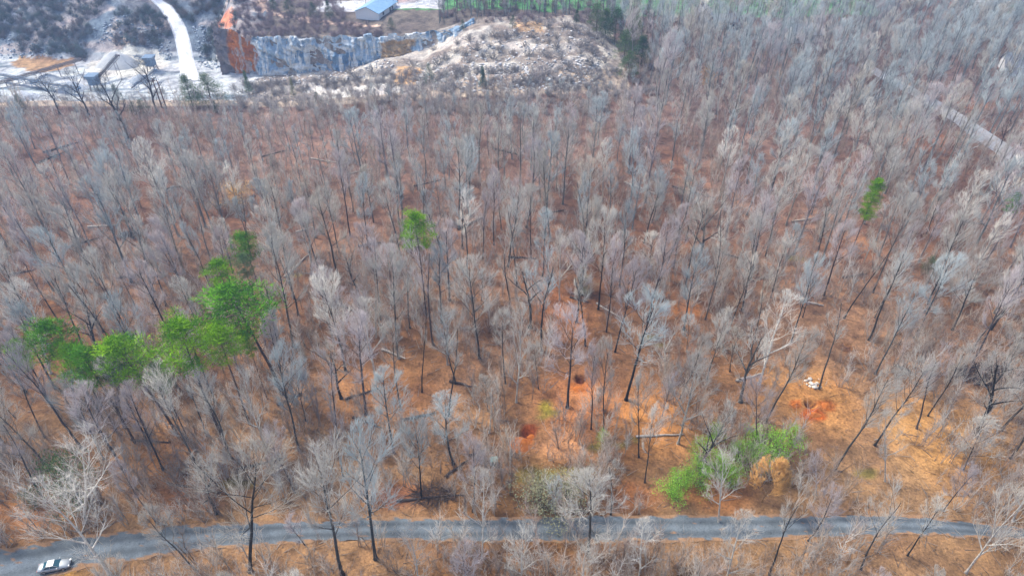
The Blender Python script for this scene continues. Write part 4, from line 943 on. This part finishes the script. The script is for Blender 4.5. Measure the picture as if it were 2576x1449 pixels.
def conveyor(u0, v0, h0, u1, v1, h1, label, mat, w_=1.2, legs=3):
    a = hit(u0, v0); b = hit(u1, v1); za, zb = a[2] + h0, b[2] + h1; o = empty('conveyor', a)
    P = Vector((0, 0, h0)); Q = Vector((b[0] - a[0], b[1] - a[1], zb - a[2])); d = Q - P; n = Vector((-d.y, d.x, 0)).normalized() * w_ / 2
    m = MB(); 
    for s_ in (-1, 1):
        m.bar(P + n * s_, Q + n * s_, .16); m.bar(P + n * s_ + Vector((0, 0, .9)), Q + n * s_ + Vector((0, 0, .9)), .16)
        k = max(4, int(d.length / 2.2))
        for i in range(k): m.bar(P + d * (i / k) + n * s_ + Vector((0, 0, .9 * (i % 2))), P + d * ((i + 1) / k) + n * s_ + Vector((0, 0, .9 * ((i + 1) % 2))), .1)
    m.build('frame', mat, o)
    bl = MB(); c0, c1 = P + Vector((0, 0, .6)), Q + Vector((0, 0, .6)); bl.poly([c0 - n, c0 + n, c1 + n, c1 - n]); bl.poly([c0 - n - Vector((0, 0, .1)), c1 - n - Vector((0, 0, .1)), c1 + n - Vector((0, 0, .1)), c0 + n - Vector((0, 0, .1))]); bl.build('belt', noisy('belt', gr(.05), gr(.09)), o)
    for i in range(legs):
        f = (i + .6) / legs; t = P + d * f; gxx, gyy = a[0] + t.x, a[1] + t.y; zg = float(gz_fast(gxx, gyy)) - a[2] - .3
        if t.z - zg < .8: continue
        lm = MB()
        for s_ in (-1, 1): lm.bar(t + n * s_, (t.x + n.x * s_ * 1.5, t.y + n.y * s_ * 1.5, zg), .16)
        lm.bar((t.x + n.x * 1.2, t.y + n.y * 1.2, (t.z + zg) / 2), (t.x - n.x * 1.2, t.y - n.y * 1.2, (t.z + zg) / 2), .1); lm.build('trestle_leg', mat, o)
    dm = MB(); dm.cyl(Q + n * 1.1 + Vector((0, 0, .5)), Q - n * 1.1 + Vector((0, 0, .5)), .35, 12); dm.build('head_drum', mat, o)
    tag(o, label, 'conveyor', 'conveyors of the quarry plant'); return o
conveyor(-10, 222, 1.0, 215, 182, 4.5, 'long thin inclined conveyor at the far left of the quarry floor', rust, 1.0, 5)
conveyor(250, 212, 1.5, 313, 185, 6.5, 'steep dark conveyor with raised end above the gravel pile', rust, 1.4, 2)
conveyor(215, 214, 2.0, 262, 208, 2.6, 'short level conveyor feeding the steep dark one', rust, 1.2, 2)
conveyor(5, 205, 2.0, 100, 222, 2.0, 'blue-grey conveyor at the left edge below the tan mud', bluesteel, 1.3, 3)
conveyor(85, 222, 2.0, 205, 240, 2.0, 'blue-grey covered conveyor crossing the lower quarry floor', bluesteel, 1.5, 5)
conveyor(335, 232, 1.0, 400, 200, 3.2, 'slender conveyor ending beside the utility poles', bluesteel, 1.0, 3)
conveyor(345, 158, 2.2, 385, 168, 2.2, 'small blue-green screening conveyor in front of the shrub belt', bluesteel, 1.4, 2)
def crusher(u, v, label):
    a = hit(u, v); o = empty('crusher', a)
    m = MB(); m.box((0, 0, 3.2), (3.2, 2.6, 2.2)); m.build('housing', bluesteel, o, .05)
    m = MB(); m.box((0, 0, 5.0), (3.0, 3.0, 1.3)); 
    for i in range(4): 
        t = 1.5708 * i; m.V[-4 + i] = (m.V[-4 + i][0] * 1.35, m.V[-4 + i][1] * 1.35, m.V[-4 + i][2])
    m.build('hopper', bluesteel, o)
    for sx in (-1, 1):
        for sy in (-1, 1): MB().bar((sx * 1.3, sy * 1.1, 2.2), (sx * 1.6, sy * 1.3, -.3), .3).build('leg', rust, o)
    tag(o, label, 'crusher', 'crushers of the quarry plant')
crusher(244, 226, 'blue-grey crusher on legs under the steep conveyor'); crusher(385, 178, 'small blue-green crusher in front of the shrub belt')
def pole(u, v, vt, label, arm=True):
    x, y, z = hit(u, v); h = height_for(x, y, z, vt); o = empty('utility_pole', (x, y, z)); MB().cyl((0, 0, -.5), (0, 0, h), .22, 8, .14).build('post', wood_pole, o)
    if arm:
        MB().box((0, 0, h - .8), (2.6, .14, .18)).build('cross_arm', wood_pole, o)
        for k in (-1, 0, 1): MB().cyl((k * 1.1, 0, h - .7), (k * 1.1, 0, h - .4), .07, 6).build('insulator', bluesteel, o)
    tag(o, label, 'utility pole', 'utility poles at the quarry edge')
pole(408, 272, 198, 'rusty brown utility pole with a cross arm at the quarry edge'); pole(419, 274, 206, 'bare brown utility pole right of the one with the cross arm', False)

# buildings
wwall = noisy('white_siding', lin(214, 214, 212), lin(226, 226, 226), 4); brw = noisy('brick_wall', lin(150, 120, 104), lin(170, 140, 124), 5)
broof = noisy('blue_metal_roof', lin(128, 168, 198), lin(146, 184, 210), .6, .4, .5); groof = noisy('grey_shingle_roof', lin(120, 124, 132), lin(146, 150, 156), 4); glassm = newmat('window_glass', (.03, .04, .05, 1), .1, 0, .6); darkm = noisy('dark_door', gr(.05), gr(.08))
def house(u, v, rz, L, W, Hh, rh, wall, roof, label, nwin=3, name='house'):
    x, y, z = hit(u, v); o = empty(name, (x, y, z), rz)
    m = MB(); m.box((0, 0, Hh / 2 - .3), (L, W, Hh + .6)); 
    for s_ in (-1, 1): m.poly([(s_ * L / 2, -W / 2, Hh), (s_ * L / 2, W / 2, Hh), (s_ * L / 2, 0, Hh + rh)][::s_])
    m.build('wall', wall, o)
    r = MB(); e = .5
    for s_ in (-1, 1):
        a = [(-L / 2 - e, s_ * (W / 2 + e), Hh - rh * e / (W / 2)), (L / 2 + e, s_ * (W / 2 + e), Hh - rh * e / (W / 2)), (L / 2 + e, 0, Hh + rh), (-L / 2 - e, 0, Hh + rh)]
        up_ = [(p[0], p[1], p[2] + .18) for p in a]
        b = len(r.V); r.V += a + up_
        r.F += [[b, b + 1, b + 2, b + 3], [b + 7, b + 6, b + 5, b + 4], [b, b + 4, b + 5, b + 1], [b + 1, b + 5, b + 6, b + 2], [b + 3, b + 7, b + 4, b]]
    ro = r.build('roof', roof, o)
    if name == 'house': MB().box((L * .25, W * .15, Hh + rh + .2), (.7, .7, 1.6)).build('chimney', brw, ro)
    for i in range(nwin):
        fx = -L / 2 + L * (i + .5) / nwin
        fr = MB().box((fx, -W / 2 - .03, Hh * .55), (1.2, .1, 1.3)).build('window', wwall if wall is not wwall else groof, o); MB().box((fx, -W / 2 - .09, Hh * .55), (.95, .06, 1.05)).build('pane', glassm, fr)
    MB().box((L * .5 / nwin * 0 + L * .12, -W / 2 - .05, 1.0), (1.0, .1, 2.1)).build('door', darkm, o)
    tag(o, label, 'shed' if name != 'house' else 'house')
house(948, 32, math.radians(72), 16, 10, 2.4, 2.0, wwall, broof, 'large shed with light blue metal roof behind the cliff', 2, 'metal_shed')
house(1765, 62, math.radians(80), 9, 6, 4.5, 2.6, wwall, groof, 'small white gabled house at the top among far trees')
house(1815, 70, math.radians(10), 9, 6, 3, 2.2, brw, groof, 'brownish house just right of the white gabled house')
house(2020, 100, math.radians(5), 11, 7, 3, 2.6, wwall, groof, 'low pale house in the far trees right of centre')
house(2570, 185, math.radians(-20), 13, 8, 3.2, 3.0, wwall, groof, 'grey-roofed house at the right edge beyond the gravel track')
house(2478, 20, math.radians(0), 13, 8, 3.5, 2.0, wwall, wwall, 'white building at the upper right corner')

# ------------------------------------------------------------------ things in the wood
dirt = noisy('orange_clay', lin(176, 98, 40), lin(200, 122, 62), 1.5, 1, .1, .5)
def mound(u, v, rx, ry, h, label):
    x, y, z = hit(u, v); n, m_ = 26, 12; V = [(0, 0, h)]; F = []
    for j in range(1, m_ + 1):
        for i in range(n):
            f = j / m_; t = 6.2832 * i / n; k = f * (1 + .25 * (float(fbm(math.cos(t) * 2 + u, math.sin(t) * 2 + 5)) - .5) * 2)
            V.append((rx * k * math.cos(t), ry * k * math.sin(t), h * (1 - f ** 1.4) * (.7 + .6 * float(fbm(math.cos(t) * f * 3 + u, math.sin(t) * f * 3))) - .12 * f))
    for i in range(n): F.append([0, 1 + i, 1 + (i + 1) % n])
    for j in range(m_ - 1):
        for i in range(n): a = 1 + j * n + i; b = 1 + j * n + (i + 1) % n; F.append([a, a + n, b + n, b])
    me = bpy.data.meshes.new('dirt_mound'); me.from_pydata(V, [], F); me.materials.append(dirt); me.polygons.foreach_set('use_smooth', [True] * len(F)); o = link('dirt_mound', me); o.location = (x, y, z); tag(o, label, 'dirt mound', 'mounds of dug orange clay')
def pile(u, v, rx, ry, h, c0, c1, label):
    n0 = set(bpy.data.objects); mound(u, v, rx, ry, h, label); o = (set(bpy.data.objects) - n0).pop(); o.name = 'gravel_pile'; o.data.name = 'gravel_pile'; o.data.materials[0] = noisy('gravel', lin(*c0), lin(*c1), 1.2, 1, .1, .3); o['category'] = 'gravel pile'; o['group'] = 'stockpiles on the quarry floor'
pile(300, 165, 9, 6, 5.5, (200, 200, 196), (176, 180, 182), 'largest pale gravel pile behind the steep conveyor'); pile(180, 225, 6, 4, 3, (206, 210, 212), (170, 178, 186), 'white gravel pile beside the crusher'); pile(120, 200, 5, 4, 2.2, (196, 196, 190), (160, 166, 172), 'grey-white gravel pile under the long conveyor'); pile(355, 205, 5, 3.5, 2.5, (176, 182, 186), (140, 150, 160), 'bluish gravel pile right of the steep conveyor'); pile(60, 245, 6, 4, 2.5, (214, 216, 216), (180, 186, 192), 'white gravel pile at the far left by the round cedar')
mound(1311, 1116, 1.9, 1.4, .8, 'orange clay mound left of the orange clearing, below its pit'); mound(1458, 977, 1.3, .8, .45, 'low orange clay mound below the small pit')
mound(2002, 1019, .8, .7, .5, 'clay mound on the left of the large red pit'); mound(2079, 1021, 1.1, .9, .6, 'clay mound on the right of the large red pit'); mound(2048, 1044, 1.5, .8, .5, 'clay mound below the large red pit'); mound(1340, 1098, .9, .6, .4, 'small clay lump on the rim of the left pit')
pst = noisy('pale_stone', lin(226, 210, 186), lin(244, 234, 220), 2, .9)
for i, (du, dv, s) in enumerate([(-14, -8, .5), (-5, -11, .42), (-12, 2, .38), (0, 0, .55), (8, 3, .45), (14, -2, .4), (4, 8, .5), (12, 10, .45), (-4, 7, .3), (20, 8, .35), (17, -12, .2)]):
    x, y, z = hit(2042 + du, 966 + dv); o = link('pale_stone', mk_mesh('pale_stone', ROCK[i % 5] * s, rt0, mat=pst)); o.location = (x, y, z + s * .2); o.rotation_euler = (0, 0, i)
    tag(o, 'creamy white stone ' + ['at the upper left', 'at the very top', 'at the lower left', 'in the middle', 'just right of the middle', 'nearest the trunk', 'low in the centre', 'at the lower right', 'at the bottom left, small', 'at the far right, small', 'beyond the trunk, tiny'][i] + ' of the stone heap', 'stone', 'creamy white stones heaped at a tree foot')
# teal utility box
x, y, z = hit(1243, 1166); tb = empty('utility_cabinet', (x, y, z), .1); teal = noisy('teal_paint', lin(84, 130, 124), lin(104, 148, 140), 3, .5, .4)
MB().box((0, 0, .55), (1.05, .9, 1.1)).build('cabinet', teal, tb, .04); MB().box((0, 0, 1.14), (1.15, 1.0, .08)).build('lid', noisy('lid', lin(120, 160, 156), lin(134, 172, 166), 3, .5, .4), tb, .02); MB().box((0, 0, -.05), (1.3, 1.15, .16)).build('plinth', noisy('concrete', gr(.35), gr(.45)), tb); MB().box((.2, -.48, .6), (.1, .04, .2)).build('handle', darkm, tb)
tag(tb, 'small teal utility cabinet standing in the brush above the road', 'cabinet')
# brush piles
def brush_pile(u, v, rx, ry, h, n, col, label):
    x, y, z = hit(u, v); B = Buf()
    for i in range(n):
        a = R.uniform(0, 6.28); q = math.sqrt(R.random()); px, py = rx * q * math.cos(a), ry * q * math.sin(a); th = R.uniform(0, 6.28); L = R.uniform(1, 3.6); zz = h * (1 - q) * R.random()
        B.seg((px, py, zz), (px + L * math.cos(th), py + L * math.sin(th), zz + R.uniform(-.1, .7)), R.uniform(.02, .07), .008, 4)
    vv, t, c = B.arrays(); o = link('brush_pile', mk_mesh('brush_pile', vv, t, mat=M['bark'])); o.location = (x, y, z); o.color = (*col, 1); tag(o, label, 'brush pile', 'brush piles')
brush_pile(2490, 945, 6.5, 2.8, 1.9, 700, (.055, .05, .055), 'big blackish pile of cut branches at the right edge of the wood'); brush_pile(1085, 1246, 3.2, 1.6, 1.4, 220, (.11, .08, .065), 'dark brushy heap above the road at the foot of the blue-grey tree')
brush_pile(2031, 913, 1.5, 1.2, .3, 60, (.22, .13, .06), 'flat disc of sticks above the pale stones'); brush_pile(1468, 742, 2.4, 1.1, .9, 110, (.16, .08, .05), 'brown brush heap at the top of the orange clearing'); brush_pile(2127, 878, 1.3, .9, .3, 50, (.2, .1, .06), 'small low stick heap right of the disc of sticks'); brush_pile(330, 590, 2.4, 1.4, 1.0, 120, (.1, .09, .09), 'dark brush heap in the left wood by the long pale log')

# ------------------------------------------------------------------ silver car
def car(u, v, rz):
    x, y, z = hit(u, v); o = empty('parked_car', (x, y, z + .06), rz); o.scale = (.84, .84, .84)
    paintm = newmat('silver_paint', (.34, .37, .39, 1), .42, .25, .4); cg = newmat('car_glass', (.02, .09, .12, 1), .06, 0, .8); tyre = newmat('rubber', gr(.02), .9); rim = newmat('alloy', gr(.55), .3, .8); blk = newmat('black_trim', gr(.015), .6)
    st = [(-2.36, .62, .42, .66), (-2.30, .76, .30, .84), (-2.05, .84, .24, .93), (-1.55, .88, .20, .97), (-.9, .9, .18, .97), (0, .905, .18, .95), (.75, .9, .18, .94), (1.2, .885, .19, .90), (1.8, .86, .22, .80), (2.15, .79, .26, .70), (2.33, .66, .32, .60), (2.38, .5, .38, .52)]
    V, F = [], []
    for (sx, hw, zb, zt) in st:
        V += [(sx, -hw * .86, zb), (sx, -hw, zb + (zt - zb) * .35), (sx, -hw * .98, zb + (zt - zb) * .72), (sx, -hw * .86, zt - .02), (sx, -hw * .45, zt + .025), (sx, 0, zt + .035), (sx, hw * .45, zt + .025), (sx, hw * .86, zt - .02), (sx, hw * .98, zb + (zt - zb) * .72), (sx, hw, zb + (zt - zb) * .35), (sx, hw * .86, zb)]
    n = 11
    for i in range(len(st) - 1):
        for j in range(n): a = i * n + j; b = i * n + (j + 1) % n; F.append([a, b, b + n, a + n][::-1])
    F.append(list(range(n))); F.append([(len(st) - 1) * n + j for j in range(n)][::-1])
    me = bpy.data.meshes.new('body'); me.from_pydata(V, [], F); me.materials.append(paintm); me.polygons.foreach_set('use_smooth', [True] * len(F)); me.update(); link('body', me, o)
    # glasshouse: base ring -> top ring
    bz, tz = .95, 1.36; bh, th = .77, .56; xb0, xb1, xt0, xt1 = -1.62, .98, -.82, .18
    MB().poly([(xb1, -bh, bz - .02), (xb1, bh, bz - .02), (xt1, th, tz), (xt1, -th, tz)]).build('windshield', cg, o)
    MB().poly([(xb0, bh * .92, bz), (xb0, -bh * .92, bz), (xt0, -th, tz), (xt0, th, tz)]).build('rear_window', cg, o)
    for s_ in (-1, 1):
        for (a0, a1, c0, c1) in ((xb0 + .35, -.38, xt0 + .02, -.34), (-.30, xb1 - .12, -.26, xt1)):
            MB().poly([(a0, s_ * bh, bz), (a1, s_ * bh, bz), (c1, s_ * (th + .01), tz - .01), (c0, s_ * (th + .01), tz - .01)][::s_]).build('side_window', cg, o)
    rf = MB(); rf.box(((xt0 + xt1) / 2, 0, tz + .02), (xt1 - xt0 + .06, th * 2 + .04, .05))
    for s_ in (-1, 1):
        for p, q in (((xb1, s_ * bh, bz - .02), (xt1, s_ * th, tz)), ((xb0, s_ * bh * .95, bz), (xt0, s_ * th, tz)), ((-.34, s_ * (bh + .005), bz), (-.3, s_ * (th + .015), tz))): rf.bar(p, q, .07)
    rf.build('roof', paintm, o, .02)
    for wx in (-1.42, 1.42):
        for s_ in (-1, 1):
            wl = MB().cyl((wx, s_ * .70, .32), (wx, s_ * .915, .32), .32, 20).build('wheel', tyre, o); MB().cyl((wx, s_ * .90, .32), (wx, s_ * .93, .32), .21, 14).build('rim', rim, wl)
    for s_ in (-1, 1):
        MB().box((2.26, s_ * .52, .62), (.16, .34, .12)).build('headlight', newmat('lamp_glass', gr(.7), .1, 0, .6), o, .02); MB().box((-2.32, s_ * .58, .74), (.1, .3, .14)).build('tail_light', newmat('red_lens', (.35, .02, .02, 1), .2), o, .02)
        MB().box((.72, s_ * .96, 1.0), (.12, .18, .12)).build('mirror', paintm, o, .02); MB().box((0, s_ * .885, .24), (2.0, .05, .1)).build('sill', blk, o)
    MB().box((2.34, 0, .42), (.1, 1.0, .12)).build('grille', blk, o); MB().box((-.25, .905 * -1, .72), (.14, .03, .03)).build('door_handle', blk, o)
    tag(o, 'silver two-door car on the asphalt road at the lower left corner', 'car')
car(141, 1427, math.radians(13))

# ------------------------------------------------------------------ air
HAZE = 0.00052
hz = MB().box((0, 0, 52), (4100, 4100, 180)).build('haze', newmat('haze_air')); hz['kind'] = 'stuff'; hz['label'] = 'pale blue winter haze over the wood'; hz['category'] = 'haze'
nt = hz.data.materials[0].node_tree; nt.nodes.clear(); pv = nt.nodes.new('ShaderNodeVolumePrincipled'); pv.inputs['Color'].default_value = (.46, .64, 1, 1); pv.inputs['Density'].default_value = HAZE; pv.inputs['Anisotropy'].default_value = .2
mo = nt.nodes.new('ShaderNodeOutputMaterial'); nt.links.new(pv.outputs[0], mo.inputs['Volume'])
